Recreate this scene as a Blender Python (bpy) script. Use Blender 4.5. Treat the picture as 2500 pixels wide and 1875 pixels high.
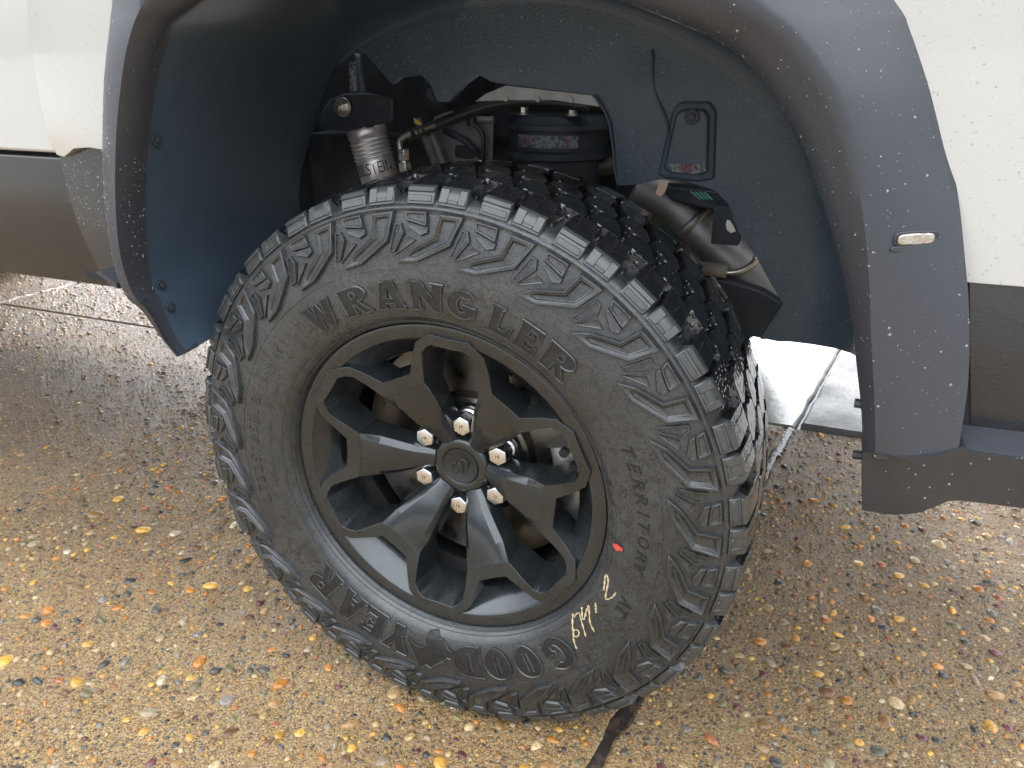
import bpy, bmesh, math, random
import numpy as np
from mathutils import Vector, Matrix, Euler
from mathutils.geometry import tessellate_polygon
random.seed(7); RNG = np.random.default_rng(11)
for o in list(bpy.data.objects): bpy.data.objects.remove(o)
scn = bpy.context.scene
COL = scn.collection
PI = math.pi
D2R = math.radians

CAM_LOC = (0.4523, -0.8437, 0.999)
CAM_ROWS = [(0.926765, 0.375601, -0.005558), (0.144445, -0.369986, -0.917739), (-0.34676, 0.849726, -0.397144)]
LENS = 27.043
FLARE_IN = [(-0.3768, -0.075, 0.601), (-0.3956, -0.075, 0.6271), (-0.4066, -0.075, 0.6655), (-0.4172, -0.075, 0.7037), (-0.4107, -0.075, 0.7602), (-0.3976, -0.075, 0.821), (-0.3797, -0.075, 0.8783), (-0.3627, -0.075, 0.9197), (-0.3459, -0.075, 0.9589), (-0.324, -0.075, 0.9964), (-0.3004, -0.075, 1.0229), (-0.2763, -0.075, 1.0389), (-0.205, -0.075, 1.066), (-0.11, -0.075, 1.083), (0.0, -0.075, 1.087), (0.11, -0.075, 1.078), (0.205, -0.075, 1.054), (0.2922, -0.075, 1.0251), (0.3595, -0.075, 0.9941), (0.4077, -0.075, 0.9425), (0.4296, -0.075, 0.9068), (0.4491, -0.075, 0.8642), (0.4697, -0.075, 0.8161), (0.4865, -0.075, 0.7699), (0.501, -0.075, 0.7152), (0.5122, -0.075, 0.6709), (0.5207, -0.075, 0.6298), (0.5228, -0.075, 0.6195)]
FLARE_CREASE = [(-0.3737, -0.08, 0.6033), (-0.3886, -0.085, 0.6308), (-0.3999, -0.09, 0.6673), (-0.417, -0.095, 0.6963), (-0.4135, -0.105, 0.7566), (-0.402, -0.105, 0.8257), (-0.3863, -0.105, 0.8814), (-0.3711, -0.105, 0.9256), (-0.3559, -0.105, 0.961), (-0.3376, -0.105, 0.9993), (-0.3211, -0.105, 1.0252), (-0.3056, -0.105, 1.0439), (-0.265, -0.105, 1.084), (-0.15, -0.105, 1.133), (0.02, -0.105, 1.152), (0.17, -0.105, 1.135), (0.285, -0.105, 1.095), (0.3728, -0.105, 1.0369), (0.406, -0.105, 1.0129), (0.4383, -0.105, 0.9771), (0.4528, -0.105, 0.9532), (0.4686, -0.105, 0.9157), (0.4834, -0.105, 0.8681), (0.4959, -0.105, 0.8183), (0.5076, -0.105, 0.7579), (0.5193, -0.105, 0.7023), (0.5294, -0.105, 0.6478), (0.5319, -0.105, 0.6342)]
FLARE_OUT = [(-0.3783, -0.078, 0.6013), (-0.4091, -0.07, 0.623), (-0.4508, -0.055, 0.6537), (-0.489, -0.045, 0.6777), (-0.5018, -0.04, 0.7288), (-0.4967, -0.04, 0.7937), (-0.4846, -0.04, 0.8592), (-0.4673, -0.04, 0.9186), (-0.4501, -0.04, 0.9699), (-0.4331, -0.04, 1.009), (-0.4221, -0.04, 1.0327), (-0.4134, -0.04, 1.0511), (-0.375, -0.04, 1.12), (-0.23, -0.04, 1.21), (0.03, -0.04, 1.245), (0.25, -0.046, 1.205), (0.4, -0.05, 1.128), (0.4847, -0.05, 1.0367), (0.4996, -0.05, 1.0146), (0.5203, -0.05, 0.9727), (0.5317, -0.05, 0.9463), (0.5459, -0.05, 0.9125), (0.5595, -0.0554, 0.8751), (0.5711, -0.0634, 0.8338), (0.5848, -0.0726, 0.7807), (0.5957, -0.0829, 0.7179), (0.5991, -0.094, 0.6581), (0.5998, -0.0962, 0.6461)]
LINER_DEEP = [(-0.47, 0.36, 0.58), (-0.455, 0.36, 0.66), (-0.4888, 0.36, 0.7439), (-0.444, 0.36, 0.8477), (-0.3994, 0.36, 0.9223), (-0.3664, 0.36, 0.9658), (-0.3187, 0.36, 0.9991), (-0.2, 0.36, 1.035), (-0.08, 0.36, 1.05), (0.05, 0.36, 1.045), (0.16, 0.36, 1.01), (0.25, 0.36, 0.955), (0.32, 0.36, 0.88), (0.365, 0.36, 0.8), (0.405, 0.36, 0.71), (0.413, 0.36, 0.64), (0.384, 0.36, 0.582)]
PANEL_LOW = [(-0.3187, 0.36, 0.9991), (-0.3013, 0.36, 0.9971), (-0.27, 0.36, 0.9668), (-0.2541, 0.36, 0.9491), (-0.2377, 0.36, 0.9593), (-0.1989, 0.36, 0.9646), (-0.1808, 0.36, 0.9503), (-0.1686, 0.36, 0.9234), (-0.1476, 0.36, 0.9231), (-0.1185, 0.36, 0.9502), (-0.0949, 0.36, 0.9657), (-0.0709, 0.36, 0.9543), (-0.0428, 0.36, 0.9509), (0.0985, 0.36, 0.937), (0.1066, 0.36, 0.9295), (0.1261, 0.36, 0.8975), (0.1393, 0.36, 0.8249), (0.1449, 0.36, 0.8052), (0.176, 0.36, 0.8093), (0.21, 0.36, 0.8173), (0.2431, 0.36, 0.8178), (0.2932, 0.36, 0.8047), (0.315, 0.36, 0.7848), (0.3309, 0.36, 0.749), (0.3629, 0.36, 0.7102), (0.3878, 0.36, 0.6723), (0.411, 0.36, 0.6404)]
FLANGE = [(-0.1064, 0.37, 0.9238), (-0.0864, 0.37, 0.9366), (-0.0504, 0.37, 0.9499), (0.0956, 0.37, 0.9371), (0.1067, 0.37, 0.919), (0.0293, 0.37, 0.9272), (-0.0471, 0.37, 0.926)]
BRACKET = [(-0.4138, 0.37, 0.8704), (-0.4083, 0.37, 0.9004), (-0.3902, 0.37, 0.9213), (-0.3592, 0.37, 0.9331), (-0.3135, 0.37, 0.935), (-0.2576, 0.37, 0.9279), (-0.2607, 0.37, 0.8869), (-0.3104, 0.37, 0.8802), (-0.3615, 0.37, 0.8733)]
BOLT = [(-0.3559, 0.36, 0.911)]
RES = [(-0.3481, 0.42, 0.8723), (-0.3245, 0.42, 0.7756)]
SHAFT = [(-0.3404, 0.4, 0.9971), (-0.3357, 0.4, 0.9341), (-0.3277, 0.4, 0.8759)]
STAIN = [(-0.3179, 0.359, 0.9845), (-0.3035, 0.359, 0.9845), (-0.3063, 0.359, 0.9382), (-0.3209, 0.359, 0.9381)]
FIT = [(-0.2621, 0.4, 0.8233), (-0.2604, 0.4, 0.8347), (-0.2608, 0.4, 0.8536), (-0.2633, 0.4, 0.8639)]
PIPE = [(-0.2663, 0.4, 0.8345), (-0.2678, 0.4, 0.8484), (-0.2647, 0.4, 0.8569), (-0.2552, 0.4, 0.8627), (-0.2443, 0.4, 0.8665)]
HOSE = [(-0.2597, 0.42, 0.8629), (-0.2162, 0.42, 0.8759), (-0.1675, 0.42, 0.8935), (-0.1128, 0.42, 0.9118), (-0.0677, 0.42, 0.9204), (-0.0311, 0.42, 0.9229), (0.019, 0.42, 0.9218), (0.0747, 0.42, 0.9166)]
STRUT = [(-0.2524, 0.44, 0.8886), (-0.2408, 0.44, 0.8609), (-0.2201, 0.44, 0.8117)]
PLATE = [(-0.1997, 0.47, 0.9016), (-0.158, 0.47, 0.8894), (-0.1158, 0.47, 0.8904), (-0.1195, 0.47, 0.816), (-0.2246, 0.47, 0.8115), (-0.2472, 0.47, 0.8652), (-0.2333, 0.47, 0.8904)]
PLATEHOLE = [(-0.1912, 0.468, 0.8428), (-0.1519, 0.468, 0.8428), (-0.1525, 0.468, 0.8228), (-0.1591, 0.468, 0.8189), (-0.1888, 0.468, 0.8199), (-0.1936, 0.468, 0.8255)]
CABLE = [(-0.1511, 0.455, 0.8886), (-0.145, 0.455, 0.8798), (-0.1334, 0.455, 0.8684), (-0.1298, 0.455, 0.8526), (-0.132, 0.455, 0.8223)]
BUMPBOLT = [(-0.05, 0.45, 0.9), (0.0359, 0.45, 0.8954)]
BUMPC = [(-0.0089, 0.46, 0.8863), (-0.0084, 0.46, 0.8562), (-0.0083, 0.46, 0.8426), (-0.0077, 0.46, 0.8047)]
BUMPHI = [(-0.0437, 0.4, 0.8823), (0.067, 0.4, 0.8791), (0.0674, 0.4, 0.8665), (-0.0378, 0.4, 0.8669)]
TUBE = [(-0.0375, 0.5, 0.7944), (0.0243, 0.5, 0.8094), (0.1202, 0.5, 0.822)]
TAG = [(0.2102, 0.35, 0.8169), (0.2245, 0.35, 0.8176), (0.2195, 0.35, 0.8009), (0.2138, 0.35, 0.7931), (0.2047, 0.35, 0.7963)]
WIN = [(0.2263, 0.36, 0.9115), (0.2352, 0.36, 0.9202), (0.2672, 0.36, 0.9209), (0.2753, 0.36, 0.9098), (0.2803, 0.36, 0.8316), (0.2625, 0.36, 0.8272), (0.2254, 0.36, 0.829), (0.2138, 0.36, 0.8333)]
WINBOLT = [(0.251, 0.36, 0.9098)]
EXH = [(0.1396, 0.52, 0.7792), (0.1995, 0.52, 0.7509), (0.2623, 0.52, 0.6981), (0.3261, 0.52, 0.6492), (0.3828, 0.52, 0.5998), (0.4167, 0.52, 0.5739)]
BRKT2 = [(0.259, 0.43, 0.6561), (0.3266, 0.43, 0.6475), (0.3732, 0.43, 0.6371), (0.4106, 0.43, 0.6183), (0.4469, 0.43, 0.5595), (0.4091, 0.43, 0.5545), (0.3594, 0.43, 0.5588), (0.2672, 0.43, 0.5617)]
HANGER = [(0.3583, 0.44, 0.6904), (0.3532, 0.44, 0.6785), (0.3396, 0.44, 0.6669), (0.3239, 0.44, 0.6613), (0.3108, 0.44, 0.66)]
ISOL = [(0.2756, 0.44, 0.6643), (0.3138, 0.44, 0.6631)]
LABEL = [(0.3096, 0.41, 0.7548), (0.3142, 0.41, 0.7538), (0.32, 0.41, 0.7465), (0.3247, 0.41, 0.7378), (0.3174, 0.41, 0.7347), (0.3112, 0.41, 0.7394), (0.3085, 0.41, 0.7476)]
LEDGE1 = [(0.3519, 0.2, 0.8086), (0.4295, 0.2, 0.844)]
LEDGE2 = [(0.4218, 0.1, 0.7499), (0.4741, 0.1, 0.7629)]
BOX = [(0.192, 0.44, 0.794), (0.3039, 0.44, 0.7904), (0.3125, 0.44, 0.7684), (0.2944, 0.44, 0.7574), (0.2138, 0.44, 0.772)]
VALLOW = [(0.5191, -0.095, 0.6386), (0.5337, -0.095, 0.6437), (0.5544, -0.095, 0.6451), (0.5924, -0.095, 0.6551), (0.6, -0.095, 0.6584)]
VALBOT = [(0.5285, -0.095, 0.5729), (0.5587, -0.095, 0.5771), (0.5741, -0.095, 0.5836), (0.5887, -0.095, 0.5926), (0.6017, -0.095, 0.597), (0.6243, -0.095, 0.5995), (0.664, -0.095, 0.6019)]
LEDGEF = [(0.5982, -0.095, 0.6502), (0.6521, -0.095, 0.6549)]
MARKER = [(0.5129, -0.09, 0.848), (0.5434, -0.09, 0.8489), (0.5447, -0.09, 0.844), (0.514, -0.09, 0.8415)]
RTABS = [(0.5097, -0.07, 0.675), (0.5168, -0.07, 0.6186)]
LSCREW = [(-0.3902, -0.03, 0.9074), (-0.4411, -0.03, 0.6966), (-0.412, -0.03, 0.6625)]
CABEDGE = [(-0.59, -0.0, 1.0668), (-0.6009, -0.0, 1.0313), (-0.6183, 0.0, 0.9513), (-0.6229, 0.0, 0.8891), (-0.6196, 0.0, 0.8613)]
BEDBOT = [(-0.6196, 0.0, 0.8613), (-0.5992, 0.0, 0.8598), (-0.5805, -0.0, 0.8663), (-0.5618, -0.0, 0.874), (-0.5246, 0.0, 0.8776)]
DARKEDGE = [(-0.6196, 0.0, 0.8613), (-0.6185, 0.0, 0.8002), (-0.6141, -0.0, 0.7601), (-0.6031, 0.0, 0.726), (-0.5821, 0.0, 0.6812), (-0.5698, 0.0, 0.664)]
STEPTAB = [(-0.5194, -0.05, 0.7076), (-0.511, -0.05, 0.7114), (-0.4824, -0.05, 0.694), (-0.4812, -0.05, 0.6867)]


# ------------------------------------------------------------------ camera
cam_d = bpy.data.cameras.new('camera'); cam = bpy.data.objects.new('camera', cam_d); COL.objects.link(cam)
r0, r1, r2 = [Vector(r) for r in CAM_ROWS]
mw = Matrix.Identity(4)
for i in range(3):
    mw[i][0] = r0[i]; mw[i][1] = -r1[i]; mw[i][2] = -r2[i]; mw[i][3] = CAM_LOC[i]
cam.matrix_world = mw
cam_d.sensor_width = 36; cam_d.sensor_fit = 'HORIZONTAL'; cam_d.lens = LENS
cam_d.clip_start = .02; cam_d.clip_end = 3000
scn.camera = cam
# ------------------------------------------------------------------ sky, sun, exposure
SUN_DIR = Vector((-.36, .85, .54)).normalized()
SUN_EL = math.asin(SUN_DIR.z); SUN_ROT = math.atan2(SUN_DIR.x, SUN_DIR.y)
W = bpy.data.worlds.new('World'); scn.world = W; W.use_nodes = True
wn = W.node_tree; wn.nodes.clear()
w_out = wn.nodes.new('ShaderNodeOutputWorld'); w_bg = wn.nodes.new('ShaderNodeBackground')
sky = wn.nodes.new('ShaderNodeTexSky'); sky.sky_type = 'NISHITA'; sky.sun_disc = False
sky.sun_elevation = SUN_EL; sky.sun_rotation = SUN_ROT
sky.air_density = 1.0; sky.dust_density = 3.0; sky.ozone_density = 1.0
# broken rain cloud, lit by the same sky
w_tc = wn.nodes.new('ShaderNodeTexCoord'); w_mp = wn.nodes.new('ShaderNodeMapping'); w_mp.inputs['Scale'].default_value = (1, 1, 2.2)
w_no = wn.nodes.new('ShaderNodeTexNoise'); w_no.inputs['Scale'].default_value = 2.6; w_no.inputs['Detail'].default_value = 6
w_cr = wn.nodes.new('ShaderNodeValToRGB'); w_cr.color_ramp.elements[0].position = .34; w_cr.color_ramp.elements[0].color = (.82, .82, .82, 1)
w_cr.color_ramp.elements[1].position = .66; w_cr.color_ramp.elements[1].color = (1, 1, 1, 1)
w_mx = wn.nodes.new('ShaderNodeMix'); w_mx.data_type = 'RGBA'
L = wn.links.new
# cloud brightness: horizon darkened so light falls from above, brightest round the veiled sun
w_sep = wn.nodes.new('ShaderNodeSeparateXYZ'); L(w_tc.outputs['Generated'], w_sep.inputs[0])
w_z = wn.nodes.new('ShaderNodeMapRange'); w_z.inputs[1].default_value = 0; w_z.inputs[1].default_value = .05; w_z.inputs[2].default_value = .60; w_z.inputs[3].default_value = .05; w_z.inputs[4].default_value = 1.0
L(w_sep.outputs[2], w_z.inputs[0])
w_dot = wn.nodes.new('ShaderNodeVectorMath'); w_dot.operation = 'DOT_PRODUCT'; w_dot.inputs[1].default_value = SUN_DIR[:]
L(w_tc.outputs['Generated'], w_dot.inputs[0])
w_cl = wn.nodes.new('ShaderNodeMath'); w_cl.operation = 'MAXIMUM'; w_cl.inputs[1].default_value = 0; L(w_dot.outputs['Value'], w_cl.inputs[0])
w_pw = wn.nodes.new('ShaderNodeMath'); w_pw.operation = 'POWER'; w_pw.inputs[1].default_value = 14; L(w_cl.outputs[0], w_pw.inputs[0])
w_gl = wn.nodes.new('ShaderNodeMath'); w_gl.operation = 'MULTIPLY_ADD'; w_gl.inputs[1].default_value = 3.2; L(w_pw.outputs[0], w_gl.inputs[0]); L(w_z.outputs[0], w_gl.inputs[2])
w_cc = wn.nodes.new('ShaderNodeVectorMath'); w_cc.operation = 'SCALE'; w_cc.inputs[0].default_value = (19.5, 20.5, 22.0); L(w_gl.outputs[0], w_cc.inputs['Scale'])
L(w_cc.outputs[0], w_mx.inputs[7])
L(w_tc.outputs['Generated'], w_mp.inputs['Vector']); L(w_mp.outputs['Vector'], w_no.inputs['Vector'])
L(w_no.outputs['Fac'], w_cr.inputs['Fac']); L(w_cr.outputs['Color'], w_mx.inputs[0])
L(sky.outputs['Color'], w_mx.inputs[6]); L(w_mx.outputs[2], w_bg.inputs['Color']); L(w_bg.outputs['Background'], w_out.inputs['Surface'])
w_bg.inputs['Strength'].default_value = .10
sun_d = bpy.data.lights.new('sun', 'SUN'); sun = bpy.data.objects.new('sun', sun_d); COL.objects.link(sun)
sun_d.energy = 2.2; sun_d.angle = D2R(7); sun_d.color = (1.0, .94, .86)
sun.rotation_euler = SUN_DIR.to_track_quat('Z', 'Y').to_euler()
sun.location = (-3, 8, 8)
vs = scn.view_settings
scn.display_settings.display_device = 'sRGB'
vs.view_transform = 'Standard'; vs.look = 'None'; vs.gamma = 1.0; vs.use_curve_mapping = False
vs.exposure = 1.15

# ------------------------------------------------------------------ materials
def mat(name, base, rough=.5, metal=0.0, spec=.5, coat=0.0, coat_rough=.1, var=None, rough_var=None, bump=None, speck=None, sheen=0.0):
    """var = (colour2, scale, lo, hi); bump = [(scale, strength, distance, kind)]; speck = (colour, scale, threshold)"""
    m = bpy.data.materials.new(name); m.use_nodes = True
    nt = m.node_tree; b = nt.nodes['Principled BSDF']; lk = nt.links.new
    b.inputs['Base Color'].default_value = (*base, 1); b.inputs['Roughness'].default_value = rough
    b.inputs['Metallic'].default_value = metal; b.inputs['Specular IOR Level'].default_value = spec
    b.inputs['Coat Weight'].default_value = coat; b.inputs['Coat Roughness'].default_value = coat_rough
    if sheen: b.inputs['Sheen Weight'].default_value = sheen; b.inputs['Sheen Roughness'].default_value = .5
    tc = nt.nodes.new('ShaderNodeTexCoord'); vec = tc.outputs['Object']
    colsock = None
    def rgb(c):
        n = nt.nodes.new('ShaderNodeRGB'); n.outputs[0].default_value = (*c, 1); return n.outputs[0]
    def mix(f, a, c):
        n = nt.nodes.new('ShaderNodeMix'); n.data_type = 'RGBA'; lk(f, n.inputs[0]); lk(a, n.inputs[6]); lk(c, n.inputs[7]); return n.outputs[2]
    def noise(sc, det=4, rg=.55):
        n = nt.nodes.new('ShaderNodeTexNoise'); n.inputs['Scale'].default_value = sc; n.inputs['Detail'].default_value = det
        n.inputs['Roughness'].default_value = rg; lk(vec, n.inputs['Vector']); return n.outputs['Fac']
    def rng(s, lo, hi, a=0., c=1.):
        n = nt.nodes.new('ShaderNodeMapRange'); n.inputs[1].default_value = lo; n.inputs[2].default_value = hi
        n.inputs[3].default_value = a; n.inputs[4].default_value = c; lk(s, n.inputs[0]); return n.outputs[0]
    cur = rgb(base)
    for v in (var if isinstance(var, list) else [var] if var else []):
        cur = mix(rng(noise(v[1]), v[2], v[3]), cur, rgb(v[0]))
    if speck:
        n = nt.nodes.new('ShaderNodeTexVoronoi'); n.inputs['Scale'].default_value = speck[1]; lk(vec, n.inputs['Vector'])
        f1 = rng(n.outputs['Distance'], speck[2], speck[2] + .08, 1, 0)
        f2 = rng(noise(speck[1] * .12, 3), .48, .62)
        mm = nt.nodes.new('ShaderNodeMath'); mm.operation = 'MULTIPLY'; lk(f1, mm.inputs[0]); lk(f2, mm.inputs[1])
        cur = mix(mm.outputs[0], cur, rgb(speck[0]))
    if var or speck: lk(cur, b.inputs['Base Color'])
    if rough_var: lk(rng(noise(rough_var[0]), .35, .65, rough_var[1], rough_var[2]), b.inputs['Roughness'])
    prev = None
    for sc, st, dist, kind in (bump or []):
        if kind == 'n': h = noise(sc, 5)
        else:
            n = nt.nodes.new('ShaderNodeTexVoronoi'); n.inputs['Scale'].default_value = sc; lk(vec, n.inputs['Vector'])
            if kind == 'd': h = rng(n.outputs['Distance'], .15, .42, 1, 0)      # beads
            else: h = n.outputs['Distance']
        bn = nt.nodes.new('ShaderNodeBump'); bn.inputs['Strength'].default_value = st; bn.inputs['Distance'].default_value = dist
        lk(h, bn.inputs['Height'])
        if prev: lk(prev, bn.inputs['Normal'])
        prev = bn.outputs['Normal']
    if prev:
        lk(prev, b.inputs['Normal'])
        if coat: lk(prev, b.inputs['Coat Normal'])
    return m

M = {}
M['rubber'] = mat('tyre_rubber', (.032, .035, .037), .34, var=[((.056, .060, .061), 7, .42, .70), ((.022, .023, .023), 70, .5, .66), ((.012, .013, .013), 420, .52, .60)], speck=((.009, .010, .010), 330, .26), rough_var=(25, .24, .46), spec=.8, bump=[(260, .3, .0006, 'n')])
M['shoulder'] = mat('dusty_lit_shoulder_rubber', (.052, .056, .056), .36, var=((.032, .034, .034), 50, .45, .65), spec=.8, bump=[(300, .3, .0006, 'n')])  # paler base holds both dust and the stronger light on these outer faces
M['tread'] = mat('wet_tread_rubber', (.012, .013, .014), .2, spec=.9, coat=.4, coat_rough=.06, rough_var=(40, .08, .26), var=((.026, .027, .028), 30, .5, .7), bump=[(350, .15, .0005, 'n'), (130, .5, .0012, 'd')])
M['letter'] = mat('raised_letter_rubber', (.011, .011, .012), .5, var=((.020, .020, .020), 120, .4, .7), bump=[(900, .5, .0005, 'n')])
M['rim'] = mat('charcoal_wheel_paint', (.030, .035, .038), .28, metal=.55, coat=.8, coat_rough=.12, speck=((.010, .012, .012), 300, .24), var=((.040, .045, .048), 14, .4, .7), rough_var=(30, .22, .36), bump=[(700, .06, .0003, 'n')])
M['cap'] = mat('black_cap_plastic', (.022, .023, .024), .35, bump=[(600, .1, .0003, 'n')])
M['chrome'] = mat('chromed_steel', (.86, .88, .90), .3, metal=1, var=((.78, .79, .80), 90, .4, .75), rough_var=(50, .22, .32))
M['steel'] = mat('zinc_steel', (.55, .53, .48), .35, metal=1, rough_var=(60, .25, .5))
M['rotor'] = mat('brake_rotor_iron', (.26, .25, .235), .38, metal=1, var=((.27, .22, .16), 12, .5, .68), rough_var=(40, .25, .45))
M['caliper'] = mat('brake_caliper_metal', (.58, .59, .57), .38, metal=.8, var=((.40, .38, .33), 30, .45, .7))
M['flare'] = mat('grey_flare_plastic', (.036, .040, .048), .38, var=((.045, .044, .052), 3.5, .45, .7), bump=[(900, .12, .0004, 'n'), (240, .10, .0004, 'd')])
M['liner'] = mat('dark_liner_plastic', (.042, .066, .096), .55, var=((.054, .080, .110), 7, .45, .75), bump=[(500, .25, .0006, 'n')], speck=((.10, .12, .14), 260, .12))  # blue haze in the arch put into this tone and the wall panel's
M['liner_wet'] = mat('spattered_wheelhouse_panel', (.052, .074, .102), .40, var=((.070, .094, .122), 12, .45, .72), bump=[(170, .22, .001, 'd'), (420, .2, .0006, 'n')], speck=((.16, .18, .2), 240, .14))
M['white'] = mat('pearl_white_paint', (.465, .455, .43), .22, coat=1.0, coat_rough=.05, bump=[(420, .05, .0004, 'd')])
M['white_wet'] = mat('beaded_pearl_white_paint', (.465, .455, .43), .22, coat=1.0, coat_rough=.05, bump=[(420, .10, .0006, 'd')])
M['gloss'] = mat('gloss_black_cladding', (.017, .018, .021), .22, coat=.4, coat_rough=.08, bump=[(260, .12, .0006, 'd')], var=((.022, .022, .023), 20, .45, .75))
M['satin'] = mat('satin_black_plastic', (.024, .025, .028), .40, var=((.032, .031, .031), 9, .45, .7), bump=[(700, .12, .0004, 'n'), (160, .15, .0005, 'd')])
M['chassis'] = mat('black_chassis_paint', (.020, .027, .036), .5, var=((.04, .046, .054), 16, .5, .7), bump=[(200, .2, .0006, 'n')])
M['chassis_grey'] = mat('grey_primer_sheet', (.14, .145, .15), .5, var=((.10, .10, .10), 60, .4, .65), bump=[(300, .15, .0004, 'n')])
M['flange_sheet'] = mat('pale_flange_sheet', (.34, .34, .33), .5, metal=.5, var=((.26, .25, .24), 30, .4, .7), bump=[(400, .1, .0003, 'n')])
M['alu'] = mat('brushed_aluminium_can', (.86, .81, .79), .34, metal=.75, var=((.78, .72, .71), 12, .4, .7), rough_var=(30, .3, .46))
M['exhaust'] = mat('stainless_exhaust_steel', (.27, .265, .26), .5, metal=.9, var=((.22, .19, .165), 9, .5, .75), rough_var=(20, .44, .58))
M['hose'] = mat('black_rubber_hose', (.022, .024, .026), .4)
M['brown'] = mat('brown_rusty_bar', (.10, .07, .055), .55, var=((.05, .045, .04), 20, .4, .6))
M['red'] = mat('red_paint_mark', (.62, .07, .05), .6, var=((.45, .05, .04), 200, .45, .6))
M['chalk'] = mat('yellow_crayon', (.50, .39, .23), .8, var=((.42, .32, .18), 500, .5, .65))
M['ink'] = mat('dark_ink', (.04, .035, .04), .6)
M['printink'] = mat('tan_print', (.45, .34, .22), .6)
M['lens'] = mat('clear_lamp_lens', (.40, .38, .34), .12, metal=.4, coat=.8, bump=[(160, .6, .002, 'v')])
M['tag'] = mat('beige_paper_tag', (.55, .42, .33), .7)
M['paper'] = mat('white_paper_label', (.7, .69, .62), .6)
M['stain'] = mat('spattered_red_grey_mark', (.20, .22, .24), .5, var=[((.20, .04, .05), 45, .56, .64), ((.05, .06, .08), 200, .45, .6)], bump=[(260, .5, .001, 'n')])
M['isol'] = mat('grey_rubber_isolator', (.22, .20, .17), .6)
M['green'] = mat('green_wire', (.10, .30, .22), .5)
M['yellow'] = mat('yellow_tag', (.5, .38, .05), .5)
M['glass'] = mat('tinted_window_glass', (.01, .012, .014), .04, coat=1)
M['seam'] = mat('shut_line_rubber', (.010, .012, .016), .6)

def drop_mat():
    m = bpy.data.materials.new('water_drops'); m.use_nodes = True
    b = m.node_tree.nodes['Principled BSDF']
    nt = m.node_tree; lk = nt.links.new; out = nt.nodes['Material Output']
    b.inputs['Base Color'].default_value = (.80, .82, .84, 1); b.inputs['Roughness'].default_value = .03; b.inputs['Specular IOR Level'].default_value = .8
    tr = nt.nodes.new('ShaderNodeBsdfTransparent'); mx = nt.nodes.new('ShaderNodeMixShader')
    fr = nt.nodes.new('ShaderNodeFresnel'); fr.inputs[0].default_value = 1.4
    ad = nt.nodes.new('ShaderNodeMath'); ad.operation = 'ADD'; ad.use_clamp = True; ad.inputs[1].default_value = .22  # milky white share stands for the light a clear drop gathers
    lk(fr.outputs[0], ad.inputs[0]); lk(ad.outputs[0], mx.inputs[0]); lk(tr.outputs[0], mx.inputs[1]); lk(b.outputs[0], mx.inputs[2]); lk(mx.outputs[0], out.inputs['Surface'])
    return m
M['drop'] = drop_mat()

# ------------------------------------------------------------------ mesh helpers
def link(o, parent=None):
    COL.objects.link(o)
    if parent is not None: o.parent = parent
    return o
def mesh_obj(name, verts, faces, m, parent=None, smooth=False, mats=None, fmat=None):
    me = bpy.data.meshes.new(name); me.from_pydata([tuple(v) for v in verts], [], faces)
    for mm in (mats or [m]): me.materials.append(mm)
    if fmat: me.polygons.foreach_set('material_index', fmat)
    if smooth: me.polygons.foreach_set('use_smooth', [True] * len(me.polygons))
    me.update()
    return link(bpy.data.objects.new(name, me), parent)
def bm_obj(name, bm, m, parent=None, smooth=False):
    bmesh.ops.recalc_face_normals(bm, faces=bm.faces)
    me = bpy.data.meshes.new(name); bm.to_mesh(me); bm.free(); me.materials.append(m)
    if smooth: me.polygons.foreach_set('use_smooth', [True] * len(me.polygons))
    return link(bpy.data.objects.new(name, me), parent)
def bevel(o, w, seg=2, ang=35, smooth=True):
    md = o.modifiers.new('bevel', 'BEVEL'); md.width = w; md.segments = seg; md.limit_method = 'ANGLE'; md.angle_limit = D2R(ang)
    md.harden_normals = False
    if smooth:
        o.data.polygons.foreach_set('use_smooth', [True] * len(o.data.polygons))
        try: o.data.set_sharp_from_angle(angle=D2R(50))
        except Exception: pass
    return o
def lathe(prof, n=96, axis_y=True, a0=0, a1=2 * PI):
    """profile (y, r) turned about the Y axis"""
    full = abs(a1 - a0 - 2 * PI) < 1e-6
    nn = n if full else n + 1
    V = []; Fc = []
    for i in range(nn):
        a = a0 + (a1 - a0) * i / n
        for y, r in prof: V.append((r * math.cos(a), y, r * math.sin(a)))
    k = len(prof)
    for i in range(n):
        j = (i + 1) % nn
        for q in range(k - 1): Fc.append((i * k + q, i * k + q + 1, j * k + q + 1, j * k + q))
    return V, Fc
def tube(pts, rad, n=10, cap=True):
    pts = [Vector(p) for p in pts]; V = []; Fc = []
    rads = rad if isinstance(rad, (list, tuple)) else [rad] * len(pts)
    up = None
    for i, p in enumerate(pts):
        t = (pts[min(i + 1, len(pts) - 1)] - pts[max(i - 1, 0)]).normalized()
        if up is None:
            up = Vector((0, 0, 1)) if abs(t.z) < .9 else Vector((1, 0, 0))
        a = (up - t * up.dot(t)).normalized(); b = t.cross(a); up = a
        for k in range(n):
            th = 2 * PI * k / n
            V.append(p + (a * math.cos(th) + b * math.sin(th)) * rads[i])
    for i in range(len(pts) - 1):
        for k in range(n):
            k2 = (k + 1) % n
            Fc.append((i * n + k, i * n + k2, (i + 1) * n + k2, (i + 1) * n + k))
    if cap:
        Fc.append(tuple(range(n - 1, -1, -1))); Fc.append(tuple(range((len(pts) - 1) * n, len(pts) * n)))
    return V, Fc
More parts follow.
